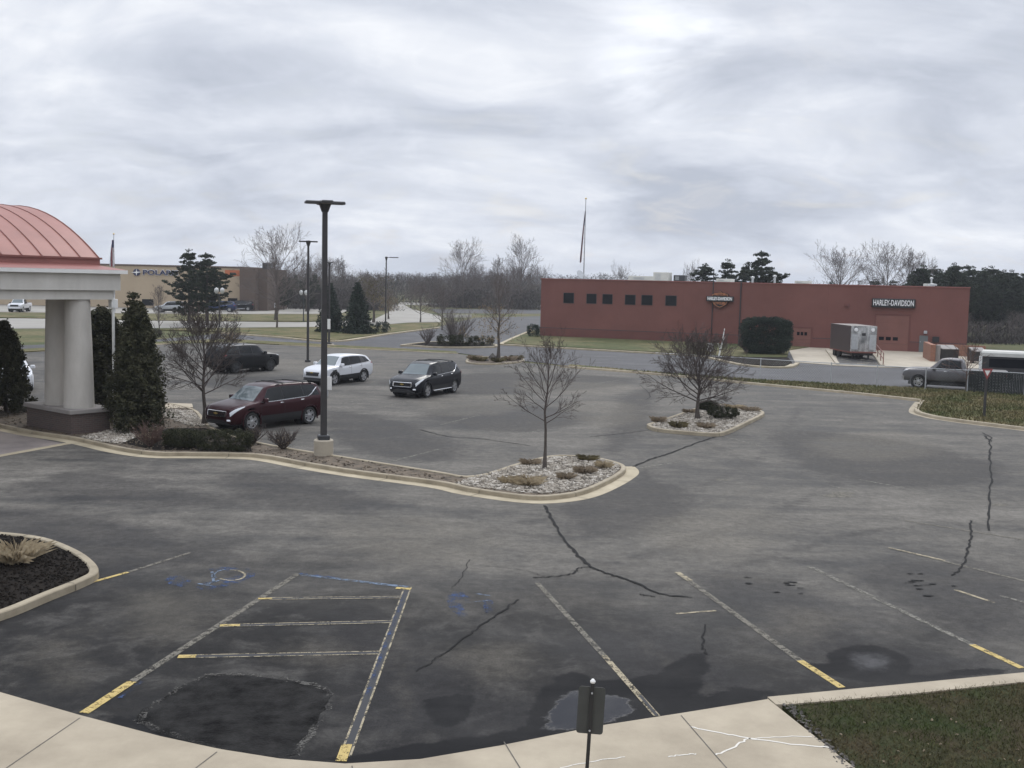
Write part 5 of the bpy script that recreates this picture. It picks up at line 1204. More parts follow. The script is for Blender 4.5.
# ------------------------------------------------------------------ tan shop beyond the street
YT = 193; tl = XY(-160,YT); trr = XY(242.3,YT-3); tx0 = Vector((*tl,0)); tx1 = Vector((*trr,0)); TA = math.atan2(tx1.y-tx0.y, tx1.x-tx0.x); TW = (tx1-tx0).length
shop = empty('shop_building', tx0, TA, 'tan flat-roofed shop with dark blue lettering and a brown brick wing', 'building')
ht = topz(150,266.3,YT-1)
def sx_(px): return (XY(px,YT-2.2)[0]-tx0.x)/math.cos(TA)
a = MB(); a.box(0,TW,0,22,0,ht); a.build('wall', M['tanwall'], shop)
a = MB(); a.box(-.1,TW+.1,-.12,22,ht,ht+.28); a.build('roof_edge', M['brownwall'], shop)
br = MB(); bx1 = sx_(259); br.box(TW+.0, bx1, -1.6, 16, 0, topz(243,268.2,YT-4)); br.build('brick_wing', M['brownwall'], shop)
a = MB(); a.box(bx1, sx_(268), .5, 14, 0, topz(270,267.5,YT-3)-.3); a.build('recessed_wing', M['brownwall'], shop)
a = MB(); a.box(sx_(262),sx_(267),1,4,topz(270,267.5,YT-3)-.3,topz(277,263,YT-3)); a.build('roof_plant', M['dkmetal'], shop)
def panel(px0, px1, y0, y1, m, name, d=-.06, t=.1):
    a = MB(); a.box(sx_(px0),sx_(px1),d,d+t,topz(px0,y1,YT-2),topz(px0,y0,YT-2)); return a.build(name, M[m], shop)
panel(142,153.5,299,305.3,'winglass','window'); panel(60,70,299,304,'winglass','window'); panel(207,217,299,306,'winglass','window'); panel(229,238.5,298,307,'winglass','glass_door'); panel(226,241,270,276,'orange','orange_panel'); panel(231,237,272.5,275,'black','sign_letters',-.1,.03)
shs = empty('shop_sign', tx0+Vector((math.cos(TA),math.sin(TA),0))*sx_(158)+Vector((0,0,topz(158,272.8,YT-2.5))), TA, 'dark blue lettering with a round emblem on the tan shop', 'sign')
pw_ = sx_(179)-sx_(143.5)
t1 = fit(text_mesh('letters', 'POLARIS', 1, M['navy'], shs, (0,-.16,0), (R(90),0,0), 1, .02, .05), pw_, .86); t1.location.x = sx_(161)-sx_(158)
t2 = fit(text_mesh('letter_edge', 'POLARIS', 1, M['letterwhite'], shs, (0,-.07,0), (R(90),0,0), 1, .05, .03), pw_*1.02, 1.02); t2.location.x = t1.location.x
a = MB(); cx = sx_(137)-sx_(158); ring = [(.66,-.05),(.66,.05),(.40,.05),(.40,-.05),(.66,-.05)]
a.lathe([(.62,-.04),(.62,.06),(.36,.06),(.36,-.04)], 22, Matrix.Translation((cx,-.12,.0)) @ Matrix.Rotation(R(90),4,'X')); a.build('emblem_ring', M['navy'], shs)
a = MB(); a.prism([(-.95,-.05),(-.1,-.12),(.0,-.62),(.1,-.12),(.95,.1),(.1,.12),(.0,.62),(-.1,.12)], 0, .05); a.v = [(cx+v[0],-.2-v[2],v[1]) for v in a.v]; a.build('emblem_star', M['letterwhite'], shs)
# ------------------------------------------------------------------ lamp poles, flags, signs
def lamp_pole(px, ybase, ytop, label, base_h=.0, base_r=.3, arms=4, az=R(20), r=.085, zpole=0.0, L=.56):
    p = P(px, ybase, 0); zt = topz(px+1, ytop, p.y); root = empty('lamp_pole', (p.x,p.y,0), az, label, 'lamp pole', 'dark lamp poles of the lots')
    if base_h:
        a = MB(); a.lathe([(base_r,-.05),(base_r,base_h-.03),(base_r-.03,base_h)], 24); a.build('concrete_base', M['concrete'], root, 35)
    a = MB(); a.bbox(-.19,.19,-.19,.19,base_h,base_h+.16,.03); a.build('base_cover', M['dkmetal'], root)
    a = MB(); q = [(-r,-r),(r,-r),(r,r),(-r,r)]; a.add([(x,y,base_h+.1) for x,y in q]+[(x*.8,y*.8,zt-.02) for x,y in q], [(0,1,5,4),(1,2,6,5),(2,3,7,6),(3,0,4,7),(4,5,6,7)]); a.build('pole', M['bronze'], root)
    a = MB(); a.lathe([(r*1.1,zt-.35),(r*2.1,zt-.08),(r*2.1,zt+.02),(.03,zt+.05)], 10); a.build('pole_head', M['bronze'], root, 30)
    for k in range(arms):
        S = Matrix.Rotation(k*2*math.pi/arms, 4, 'Z') @ Matrix.Translation((0,0,zt-.02)); hd = MB()
        hd.box(.05,L*.35,-.05,.05,-.05,.01,M=S); hd.bbox(L*.3,L+.1,-.19,.19,-.06,.03,.03,M=S); hh = hd.build('lamp_head', M['bronze'], root)
        ln = MB(); ln.box(L*.36,L+.04,-.15,.15,-.068,-.061,M=S); ln.build('lens', M['cap'], hh)
    return root
lp = lamp_pole(323.5,457.5,201.5,'tall dark four-headed lamp pole on a round concrete base in the long bed', .62, .33, 4, R(18), .10)
lamp_pole(307.8,362,241,'dark lamp pole on the open lot, behind the near tall pole', 0, .3, 2, R(5), .085)
p3 = lamp_pole(329,346,262,'thin dark lamp pole with a small white sign at the lot edge', .18, .45, 2, R(80), .07)
lamp_pole(385.5,331.5,257,'single-armed lamp pole on a block base beside the two spruces', 1.0, .42, 1, R(-5), .075, L=1.3)
pp_ = P(329,346); a = MB(); a.bbox(-.16,.16,-.02,.02,-.45,.45,.01); tag(a.build('pole_sign', M['white'], None, False, (pp_.x-.02,pp_.y-.16,topz(329,324,pp_.y))), 'small white upright sign fixed to the thin lamp pole', 'sign')
a = MB(); a.bbox(-.2,.2,-.2,.2,0,.5,.03); a.tube([(0,0,.5),(0,0,.62)],.05,6); q = P(345.5,396); 
# pale sign board behind the near lamp pole (reserved-stall sign)
q = P(327,396.5); zt = topz(327,376.5,q.y); sgn = empty('stall_sign', (q.x,q.y,0), R(4), 'pale upright stall sign seen behind the tall lamp pole', 'sign')
a = MB(); a.bbox(-.17,.24,-.03,.02,.35,zt,.02); a.build('board', M['white'], sgn); a = MB(); a.box(.0,.06,.02,.07,-.05,zt); a.build('post', M['steel'], sgn)
def globe_lamp(px, yb, yt, label):
    p = P(px,yb); zt = topz(px,yt,p.y); r = empty('globe_lamp', (p.x,p.y,0), 0, label, 'street lamp', 'twin globe lamps along the street')
    a = MB(); a.tube([(0,0,0),(0,0,.5),(0,0,zt-.5)], [.12,.08,.06], 8); a.tube([(-.33,0,zt-.45),(-.2,0,zt-.55),(.2,0,zt-.55),(.33,0,zt-.45)], .04, 6); a.build('post', M['dkmetal'], r, True)
    for x in (-.34,.34):
        a = MB(); a.lathe([(.10,-.38),(.22,-.22),(.27,0),(.22,.18),(.08,.28),(.02,.31)], 14, Matrix.Translation((x,0,zt-.05))); a.build('globe', M['globe'], r, True)
globe_lamp(219.5,327.2,289.8,'twin white globe lamp standing in front of the double pine'); globe_lamp(303.5,321.5,292,'twin white globe lamp right of the big bare street tree')
def flag_pole(px, Y, ytop, zbase, label_p, label_f, f0, f1, w, off, drift):
    x = XY(px,Y)[0]; zt = topz(px,ytop,Y); r = empty('flagpole', (x,Y,zbase), 0, label_p, 'flagpole')
    a = MB(); a.tube([(0,0,0),(0,0,zt-zbase)], [.11,.05], 8); a.build('pole', M['steel'], r, True)
    a = MB(); a.lathe([(.02,-.12),(.12,-.06),(.14,0),(.10,.09),(.02,.13)], 10, Matrix.Translation((0,0,zt-zbase))); a.build('finial', M['gold'], r, True)
    z0, z1 = topz(px,f1,Y), topz(px,f0,Y); H_ = z1-z0; g = np.random.default_rng(int(px)); a = MB(); nu, nv = 26, 40; vs = []
    for j in range(nv+1):
        t = j/nv; ww = w*(.35+.65*t**.7)
        for i in range(nu+1):
            s = i/nu; ph = s*15+t*2
            vs.append((x+drift*t*1.0+off*s*ww+.05*math.sin(ph)*ww, Y-.12+.22*math.sin(ph+.6)*(.4+s), z1-H_*t*(1-.22*s*(1-t)) -.12*math.sin(s*3)*t))
    for j in range(nv):
        for i in range(nu):
            st = int((i/nu)*7+(j/nv)*1.0)
            mi = 2 if (j < nv*.30 and i < nu*.62) else (0 if st % 2 == 0 else 1)
            a.add([vs[j*(nu+1)+i], vs[j*(nu+1)+i+1], vs[(j+1)*(nu+1)+i+1], vs[(j+1)*(nu+1)+i]], [(0,1,2,3)], mi)
    tag(a.build('flag', [M['flagred'], M['flagwhite'], M['flagblue']], None, True), label_f, 'flag')
flag_pole(583.5,150,198.5,0,'tall flagpole rising behind the red building','limp striped flag hanging from the tall flagpole behind the red building',211,262,.42,-.6,-.38)
flag_pole(114.2,168,234,0,'flagpole at the tan shop above the canopy edge','limp pale striped flag hanging in front of the tan shop',240,266,.85,-.6,.0)
# back of the sign in the foreground
q = P(588.5,760,ZW); q = P(586.5,776,ZW); Yq = q.y; zt = topz(592.5,682.5,Yq)
sgn = empty('parking_sign', (q.x,q.y,ZW), R(-4), 'grey back of a parking sign on a dark post beside the pavement edge', 'sign'); sgn.rotation_euler.y = R(2.0)
a = MB(); H_ = zt-ZW; a.box(-.022,.022,-.022,.022,-.05,H_); a.build('post', M['black'], sgn); a = MB(); a.lathe([(.03,H_),(.034,H_+.02),(.015,H_+.045)], 10); a.build('post_cap', M['white'], sgn, True)
z1, z0 = topz(590,687.5,Yq)-ZW, topz(588,734.5,Yq)-ZW; ww = .162
a = MB(); b_ = .035; out = []
for cx, cz, a0 in ((ww-b_,z1-b_,0),(-ww+b_,z1-b_,90),(-ww+b_,z0+b_,180),(ww-b_,z0+b_,270)):
    out += [(cx+b_*math.cos(R(a0+d)), cz+b_*math.sin(R(a0+d))) for d in (0,30,60,90)]
a.prism(out, 0, .004); a.v = [(v[0], .026+v[2], v[1]) for v in a.v]; a.build('sign_plate', M['signgrey'], sgn)
for zz in (z0+.06, z1-.06): a = MB(); a.lathe([(.012,0),(.012,.012)], 8, Matrix.Translation((0,-.022,zz)) @ Matrix.Rotation(R(90),4,'X')); a.build('bolt', M['steel'], sgn)
# red-and-white warning sign on the verge
q = P(984,417,.09); zs = topz(983.5,379,q.y); yg = empty('yield_sign', (q.x,q.y,.09), R(6), 'red and white triangular road sign on a brown post on the verge', 'sign')
a = MB(); a.box(-.045,.045,-.045,.045,-.05,topz(983,369,q.y)-.09); a.build('post', M['bronze'], yg)
zt = topz(983,368.5,q.y)-.09; zb_ = topz(983,379.5,q.y)-.09; tw2 = .28
def tri(k, y, name, m):
    a = MB(); c = zb_+(zt-zb_)*.66; pts = [(-tw2*k, c+(zt-c)*k),(tw2*k, c+(zt-c)*k),(.0, c+(zb_-c)*k)]; a.prism(ccw(pts), 0, .006); a.v = [(v[0], y-v[2], v[1]) for v in a.v]; return a.build(name, M[m], yg)
tri(1,-.046,'sign_plate','yieldred'); tri(.5,-.054,'sign_face','white')
# small white sign and leaning pale stake behind the round bare tree
q = P(710,356.5,.09); a = MB(); zt = topz(710,344,q.y); s_ = empty('marker_sign', (q.x,q.y,.05), FA, 'small white marker sign before the red wall, above the dense bare tree', 'sign')
a.box(-.03,.03,0,.06,0,zt); a.build('post', M['steel'], s_); a = MB(); a.bbox(-.26,.26,-.03,0,zt-.66,zt,.02); a.build('sign_plate', M['white'], s_)
fit(text_mesh('sign_text', '72', 1, M['dkmetal'], s_, (0,-.04,zt-.33), (R(90),0,0), 1, .02, .01), .3, .34)
q = P(718.5,357,.09); zt = topz(722,329,q.y); a = MB(); a.tube([(0,0,0),(.25,0,zt*.5),(.42,0,zt)], [.07,.055,.03], 7); a.tube([(.12,0,zt*.25),(-.1,.05,zt*.5)], [.04,.02], 5); a.tube([(.25,0,zt*.5),(.5,0,zt*.72)], [.035,.02], 5)
tag(a.build('pale_sapling', M['white'], None, True, (q.x,q.y,.05)), 'leaning whitish bare sapling right of the small white marker sign', 'tree')
# small grey box on the hedge by the column
q = P(93,412); zc = topz(93,321,q.y); a = MB(); a.bbox(-.13,.13,-.05,.05,zc-.16,zc+.14,.02); a.box(-.03,.03,.0,.05,0,zc-.15); tag(a.build('small_sign', M['cap'], None, False, (q.x,q.y,0)), 'small pale sign on a post between canopy column and evergreens', 'sign')
# low walls far behind the traffic island
for (x0,x1,y,yt,l) in ((444,471,317.5,314.6,'low cream wall across the far drive, left of the dark tree trunk'),):
    p, q = P(x0,y), P(x1,y); a = MB(); d = (q-p).normalized(); n = Vector((-d.y,d.x,0))*.2; a.prism(ccw([p-n,q-n,q+n,p+n]), 0, topz(x0,yt,p.y)); tag(a.build('low_wall', M['creamwall']), l, 'wall')
# far street posts
for k, (px, yt) in enumerate(((396.5,286),(405.5,283.5))):
    Y = 330; x = XY(px,Y)[0]; a = MB(); a.tube([(0,0,0),(0,0,topz(px,yt,Y))], .22, 6); tag(a.build('street_post', M['cap'], None, True, (x,Y,0)), ('shorter','taller')[k]+' pale post beside the far street bend', 'post')

# ------------------------------------------------------------------ vegetation
TL_ = 'tree'
# the three small bare trees of the lot
t = bare_tree('bare_tree', 3.95, .36, 1.6, 19, .048, .0050, 4, 5, (6,4,3), 24, 72); p = P(544.5,468.5,.1); put(t, (p.x,p.y), 3.95, R(20), 'slim vase-shaped bare tree in the gravel tip of the long bed', z=.1)
t = bare_tree('bare_tree', 3.5, .20, 2.35, 30, .085, .0068, 4, 8, (9,6,4), 12, 64, None, .45, .8); p = P(697.5,418.5,.11); put(t, (p.x,p.y), topz(700,343,p.y)-.1, R(50), 'broad low bare tree with dense twigs on the small gravel island', z=.11)
t = bare_tree('bare_tree', 4.2, .28, 1.85, 26, .075, .0072, 4, 13, (8,6,3), 22, 70, None, .6, .85); p = P(204.5,424,.1); put(t, (p.x,p.y), topz(204,321,p.y)-.1, R(10), 'spreading bare tree in the long bed in front of the maroon SUV', z=.1)
# tree on the small far island: yellowing leaves below, bare top
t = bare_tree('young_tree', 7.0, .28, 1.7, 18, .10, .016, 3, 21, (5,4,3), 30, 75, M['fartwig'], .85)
g = np.random.default_rng(3); C = np.stack([g.normal(-.5,1.0,150), g.normal(0,.9,150), g.uniform(1.5,4.6,150)],1); tri_mesh('leaves', leaf_cloud(C,.28,9,.05,g), M['tanleaf'], None, t)
p = P(498.3,358.8,.1); put(t, (p.x,p.y), topz(500,277,p.y)-.1, 0, 'young tree with a few tan leaves on the far small island', z=.1)
for k, (x, y, s) in enumerate(((492.5,358.6,.38),(503,360.5,.25),(486,361,.2))):
    p = P(x,y,.1); a = MB(); r_ = random.Random(k); pts = [Vector(v).normalized()*s*r_.uniform(.8,1.15) for v in OCT]; mid = [((pts[i]+pts[j]+pts[l])/3)*1.35 for i,j,l in OCF]; vs = pts+mid; fs = []
    for q_, (i,j,l) in enumerate(OCF): fs += [(i,j,6+q_),(j,l,6+q_),(l,i,6+q_)]
    a.add(vs, fs); tag(a.build('boulder', M['rock'], None, False, (p.x,p.y,.1+s*.25)), ('largest grey boulder beside the young tree','small grey boulder right of the young tree','smallest grey boulder at the left end of the far island')[k], 'boulder')
for k, (x, y) in enumerate(((480,361),(510,360.5),(517,359.5),(474,359.8),(498,362))):
    p = P(x,y,.1); o = tussock('grass_tuft', 1.3, .4, 160, M['drybrown'] if k % 2 else M['oliveleaf'], 60+k, (p.x,p.y,.1), bw=.05); tag(o, 'olive and brown grass tuft around the young tree', 'grass', 'grass tufts around the young tree')
# evergreens by the canopy
t = conifer('evergreen_tree', 5.3, 1.0, 'arborvitae', 4, .055, 1.6); p = P(138,431,.1); put(t, (p.x,p.y), topz(138,306,p.y)-.05, 0, sx=1.12, label= 'broad dark evergreen in front, right of the canopy column', z=.08)
t = conifer('evergreen_tree', 5.6, .95, 'spruce', 9, .06, 1.0, .03, M['arbor']); p = P(124,420,.1); put(t, (p.x,p.y+1.2), topz(129,290,p.y+1.2), 0, sx=1.25, label= 'taller pointed evergreen rising behind the broad one', z=.05)
t = conifer('evergreen_tree', 4.4, .85, 'arborvitae', 14, .055, 1.1); p = P(104,414,.1); put(t, (p.x,p.y), topz(100,311,p.y), 0, sx=1.5, label= 'dark evergreen close behind the canopy column', z=.05)
t = conifer('evergreen_tree', 4.4, 1.1, 'arborvitae', 17, .06, 1.2); p = P(6,412,.1); put(t, (p.x,p.y), topz(2,324,p.y), 0, 'dark leafy evergreen at the left edge under the canopy', sx=1.0, z=.05)
# clipped hedges and little shrubs of the long bed
for k, (x, y, w_, h_, l) in enumerate(((222,452,1.95,.72,'wide clipped boxwood below the bare tree'),(178,448.5,1.25,.62,'rounder clipped boxwood left of the wide one'))):
    p = P(x,y,.1); s_ = shrub('boxwood_hedge', w_, 1.0, h_, M['box'], 30+k, 300, .018, .09, True, 60, (p.x,p.y+.4,.1)); tag(s_, l, 'hedge')
for k, (x, y, w_, h_, n_, l) in enumerate(((283,449,1.0,.62,16,'brownish bare twiggy shrub behind the kerb, right of the hedges'),(253,444,.9,.6,14,'tan twiggy shrub at the front wheel of the maroon SUV'),(150,446,1.1,.75,16,'bare reddish twiggy shrub below the broad evergreen'))):
    p = P(x,y,.1); s_ = twig_shrub('twig_shrub', w_, h_, n_*2, M['redtwig'] if k == 2 else M['twig'], 40+k, .007, 2, (5,4), (p.x,p.y,.1)); tag(s_, l, 'shrub')
    g = np.random.default_rng(k); C = np.stack([g.normal(0,w_*.25,30), g.normal(0,w_*.2,30), g.uniform(.1,h_*.8,30)],1); tri_mesh('dry_leaves', leaf_cloud(C,.10,9,.018,g), M['drybrown'], None, s_)
for k, (x, y, w_, h_, m_, l) in enumerate(((528,485,1.25,.42,'dry','widest tan cut grass clump left of the slim tree'),(508,483,.7,.3,'dry','small tan grass clump at the left of the gravel tip'),(566,479,.75,.3,'drybrown','brown grass clump right of the slim tree trunk'),(585,473,.9,.35,'drybrown','brown grass clump near the middle right of the gravel tip'),(604,468,.75,.36,'dry','tan grass clump nearest the tip of the long bed'),(588,460,.95,.25,'oliveleaf','low dark grass clump along the back kerb of the gravel tip'),(530,464,.9,.25,'drybrown','brown grass clump behind the slim tree'),
    (658.5,422.5,.85,.42,'drybrown','brown grass clump at the left of the small island'),(678,427.5,1.0,.42,'oliveleaf','olive grass clump at the front of the small island'),(706,428,1.0,.36,'drybrown','brown grass clump at the front middle of the small island'),(689,413,.8,.3,'drybrown','brown grass clump behind the broad bare tree'),(735,408.5,1.3,.3,'dry','tan grass clump along the back of the small island'),(750,411,1.2,.32,'drybrown','low brown grass clump at the right end of the small island'))):
    p = P(x,y,.1); o = tussock('grass_clump', w_*.9, h_*.72, 300, M[m_], 80+k, (p.x,p.y,.1), bw=.016); tag(o, l, 'grass clump')
for k, (x, y, w_, l) in enumerate(((707.5,410.5,1.1,'small dark clipped shrub behind the larger one on the small island'),(722.5,418.5,1.55,'larger dark clipped shrub on the small island'))):
    p = P(x,y,.1); s_ = shrub('round_shrub', w_, w_*.8, .5 if k == 0 else .6, M['box'], 50+k, 260, .016, .085, False, 60, (p.x,p.y,.1)); tag(s_, l, 'shrub')
p = P(16,562,.12); o = tussock('grass_clump', 1.2, .45, 240, M['dry'], 99, (p.x,p.y,.12), 1.0, .016); tag(o, 'straw-coloured dead grass clump in the mulched left island', 'grass clump')
# big clipped shrub and bed plants by the red building
p = P(769,354.5,.09); s_ = shrub('clipped_shrub', 1, .8, 1, M['spruce'], 61, 900, .013, .06, True, 90); s_.location = (p.x,p.y+1.6,.05); wv = (PY(794,335,p.y).x-PY(744,335,p.y).x); s_.scale = (wv*1.02,wv*.9,(topz(769,318.5,p.y+1.6))*1.03); tag(s_, 'huge dark barrel-shaped clipped shrub against the red wall', 'shrub')
p = P(533,337); s_ = shrub('clipped_shrub', 1.5, 1.3, 1.35, M['spruce'], 62, 60, .05, .22, True, 50, (p.x,p.y,.05)); tag(s_, 'dark green clipped shrub at the left corner of the red building', 'shrub')
# traffic island of the drive: hedge balls and bare bushes
for k, (x, w_, h_, l) in enumerate(((446,1.9,1.0,'left dark hedge ball on the traffic island'),(481.5,2.4,.95,'right dark hedge ball on the traffic island'),(461,2.3,1.0,'dark hedge ball under the tall twiggy bush'))):
    p = P(x,345.5,.1); s_ = shrub('hedge_ball', w_, 1.2, h_, M['box'], 70+k, 60, .045, .2, True, 45, (p.x,p.y,.1)); tag(s_, l, 'hedge')
p = P(456,344.6,.1); s_ = twig_shrub('twig_shrub', 3.6, topz(456,313,p.y)-.1, 34, M['fartwig'], 75, .014, 2, (6,4), (p.x,p.y,.1)); tag(s_, 'tall twiggy grey bush in the middle of the traffic island', 'shrub')
p = P(427,344,.1); s_ = twig_shrub('twig_shrub', 1.6, topz(427,328,p.y)-.1, 22, M['fartwig'], 76, .014, 2, (5,3), (p.x,p.y,.1)); tag(s_, 'small twiggy bush at the left end of the traffic island', 'shrub')
p = P(232,341); s_ = twig_shrub('twig_shrub', 2.4, topz(231,333,p.y), 26, M['drybrown'], 77, .02, 1, (5,3), (p.x,p.y,.05)); tag(s_, 'brown twiggy bush on the lot verge behind the boxy black SUV', 'shrub')
# bare reddish sapling by the verge sign
t = bare_tree('red_sapling', 2.6, .25, 1.5, 14, .035, .010, 3, 31, (4,3,2), 20, 65, M['redtwig'], .5); p = P(966,393); put(t, (p.x,p.y), topz(966,349,p.y), 0, 'reddish bare sapling between the pickup and the brown sign post')
# trees along the street and behind the buildings
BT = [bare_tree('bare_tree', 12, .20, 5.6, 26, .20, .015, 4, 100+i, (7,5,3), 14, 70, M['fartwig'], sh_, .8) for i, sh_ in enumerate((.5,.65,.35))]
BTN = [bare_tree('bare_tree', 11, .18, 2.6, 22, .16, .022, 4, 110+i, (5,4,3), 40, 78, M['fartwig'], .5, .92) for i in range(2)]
used = set()
def tree(src, px, Y, ytop, label, group=None, rz=0, sx=1.0, zb=0):
    o = src if src.name not in used else copy_tree(src); used.add(src.name); x, Y_ = XY(px, Y)
    put(o, (x, Y_), topz(px,ytop,Y)-zb, rz, label, 'tree', group, sx); return o
tree(BT[0],276,150,238,'biggest bare street tree before the brown brick wing',None,R(30),1.0)
p = P(277,328); tree(BTN[0],277,p.y,262,'thin-trunked bare tree on the grass below the big street tree',None,R(80),.7)
p = P(158.5,335); tree(BTN[1],158.5,p.y,289,'thin pale bare tree right of the pointed evergreen',None,0,.75)
s_ = shrub('round_shrub', 1.7, 1.5, .95, M['box'], 77, 50, .045, .22, False, 40, (P(154,338.5).x,P(154,338.5).y,0)); tag(s_, 'dark round shrub at the foot of the thin pale tree', 'shrub')
PN = [conifer('pine_tree', 10, 2.9, 'pine', 200+i, .17, 1.0, (.14,.2,.1)[i]) for i in range(3)]
SP = [conifer('spruce_tree', 8, 2.5, 'spruce', 210+i, .13, 1.0, .02) for i in range(2)]
usedp = used
tree(PN[0],189,134,248.5,'left tree of the double pine before the tan shop',None,0,1.15); tree(PN[1],207,131,252.5,'right tree of the double pine before the tan shop',None,R(60),1.25)
tree(SP[0],358,118,281.5,'dark blue-green spruce right of the lamp poles',None,0,1.15); tree(SP[1],331,120,282.5,'dark spruce behind the near tall lamp pole',None,0,1.1)
s_ = shrub('clipped_shrub', 3.4, 1.5, 1.3, M['spruce'], 79, 60, .06, .3, True, 40, (XY(376,121)[0],121,0)); tag(s_, 'low dark hedge at the right foot of the spruces', 'hedge')
p = P(421,322); tree(BT[1],421,p.y,285,'small round bare tree on the grass point by the pale street',None,R(20),.95)
p = P(441,330); tree(BT[2],443,p.y,289,'bare tree at the tip of the street verge',None,R(70),.8)
t = bare_tree('olive_tree', 7, .25, 3.0, 16, .12, .02, 3, 130, (5,4,3), 25, 70, M['fartwig'], .5); g = np.random.default_rng(5); C = np.stack([g.normal(0,1.3,130), g.normal(0,1.3,130), g.uniform(3.2,6.8,130)],1); tri_mesh('leaves', leaf_cloud(C,.5,10,.09,g), M['oliveleaf'], None, t)
put(t, XY(374,150), topz(374,276,150), 0, 'olive-leaved tree behind the spruces', sx=1.2)
t2 = bare_tree('tan_tree', 7, .25, 3.0, 16, .12, .02, 3, 131, (5,4,3), 25, 70, M['fartwig'], .5); C = np.stack([g.normal(0,1.5,110), g.normal(0,1.5,110), g.uniform(2.0,5.6,110)],1); tri_mesh('leaves', leaf_cloud(C,.5,9,.09,g), M['tanleaf'], None, t2)
put(t2, XY(389,165), topz(389,290,165), 0, 'tan-leaved tree right behind the lamp pole with the block base', sx=1.2)
tree(BT[0],463,235,248,'rounded tall bare tree left of the young island tree',None,R(100),.85); tree(BT[1],521,240,244,'tallest bare tree left of the red building',None,R(200),.8); tree(BTN[0],497,200,262,'narrow bare tree behind the young island tree',None,R(200),.8)
tree(BT[2],840,190,255,'rounded bare tree above the dock',None,R(30),1.0); tree(BT[0],886,185,252.5,'spreading bare tree above the lettered sign',None,R(160),1.0); tree(BTN[1],908,182,256,'narrow bare tree left of the pine wood',None,R(70),.9); tree(BT[1],925,182,263,'bare tree at the left end of the pine wood',None,R(210),.6)
tree(BT[1],690,170,268,'pale bare tree left of the pines on the roofline',None,R(33),.5); tree(BT[2],620,190,270,'bare tree top over the long rooftop unit',None,R(77),.5)
tree(PN[2],705,158,263,'broad pine left on the roofline behind the red building',None,0,1.5); tree(PN[0],727,157,258.5,'open-topped middle pine on the roofline behind the red building',None,R(120),1.1); tree(PN[1],761,152,250.5,'tallest pine on the roofline behind the red building',None,R(20),1.15); tree(PN[2],745,156,262.5,'small pine tucked left of the tallest roofline pine',None,R(200),1.0)
tree(PN[2],832,175,281,'small pine top over the red roof under the rounded bare tree',None,R(20),1.0); tree(PN[0],875,200,278.5,'pine top between the two bare trees over the red roof',None,R(50),1.5); tree(PN[1],893,195,280,'pine tops left of the slim vent pipe',None,R(90),1.5)
r = random.Random(5)
LBL = 'dark pine of the wood right of the red building'
for k in range(44):
    px = 912+k*3.3+r.uniform(-2,2); Y = r.uniform(150,190); yt = 267+r.uniform(-5,6)+(4 if px > 1010 else 0)+(k % 3)*2
    tree(PN[k % 3], px, Y, yt, LBL, 'pines of the wood right of the red building', r.uniform(0,6.28), r.uniform(.85,1.2))
for k in range(10):
    px = 968+k*8+r.uniform(-3,3); Y = r.uniform(134,146); yt = 322+r.uniform(-9,8)
    tree(BT[k % 3], px, Y, yt, 'bare understorey tree in front of the dark pine wood', 'bare trees along the pine wood', r.uniform(0,6.28), 1.0)
# the winter wood along the horizon: trees one can tell apart, then the mass behind them
for k in range(42):
    px = 286+k*6.2+r.uniform(-3,3)
    if 388 < px < 412 and r.random() < .8: Y = 420
    else: Y = r.uniform(215,330) if px > 410 else r.uniform(190,300)
    base = 271 if px < 345 else (277 if px < 445 else 272); yt = base+r.uniform(-4,5)
    if 300 < px < 345: yt = 264+r.uniform(-3,7)
    tree((BT+BTN)[k % 5], px, Y, yt, 'bare tree of the winter wood between the tan shop and the red building', 'bare trees of the winter wood', r.uniform(0,6.28), r.uniform(.8,1.1))
for k in range(7):
    px = 285+k*5+r.uniform(-2,2); tree(PN[k % 3], px, r.uniform(195,240), 276+r.uniform(-4,8), 'dark pine mixed into the winter wood right of the brick wing', 'pines in the winter wood', r.uniform(0,6.28), .8)
def far_wood(name, px0, px1, Y0, Y1, y0, y1, n, seed, m, size, tall=.8):
    g = np.random.default_rng(seed); C = []; HM = []
    for i in range(n):
        px = g.uniform(px0,px1); Y = g.uniform(Y0,Y1); h = topz(px, g.uniform(y0,y1), Y); x = XY(px,Y)[0]
        for q in range(3): C.append((x+g.normal(0,1.2), Y, h*g.uniform(.12,.86))); HM.append(h)
    C = np.array(C); nn = 26; k = len(C); d = g.normal(size=(k,nn,3))*np.array([1.5,1.5,1.3]); p = (C[:,None,:]+d).reshape(-1,3); p[:,2] = np.clip(p[:,2],0,np.repeat(np.array(HM),nn)*g.uniform(.88,1,k*nn))
    a = g.normal(0,.35,(len(p),3)); a[:,2] = 1; a /= np.linalg.norm(a,axis=1,keepdims=True); b = np.stack([-a[:,1]+g.normal(0,.4,len(p)),np.ones(len(p))*.2+g.normal(0,.3,len(p)),a[:,0]*0],1); b[:,0] += .8
    a[:,:2] += g.normal(0,.55,(len(p),2)); s = size*g.uniform(.4,1.2,(len(p),1)); V = np.stack([p-b*s*.10,p+b*s*.10,p+a*s*.9],1); V[:,:,2] = np.maximum(V[:,:,2],0)
    return tri_mesh(name, V.reshape(-1,3), m, 'stuff')
M['woodmass'] = mat('wood_mass', (.042,.038,.038), .95, .4, .12, c2=(.085,.072,.066))
far_wood('woodland', 280, 560, 260, 340, 275, 283, 420, 1, M['woodmass'], .6)
far_wood('woodland', 225, 640, 430, 560, 272.5, 277.5, 600, 2, M['woodmass'], .9)
far_wood('woodland', 880, 1130, 195, 225, 284, 310, 420, 3, M['woodmass'], .7)
far_wood('brush', 436, 548, 236, 262, 289, 300, 260, 7, M['woodmass'], .6)
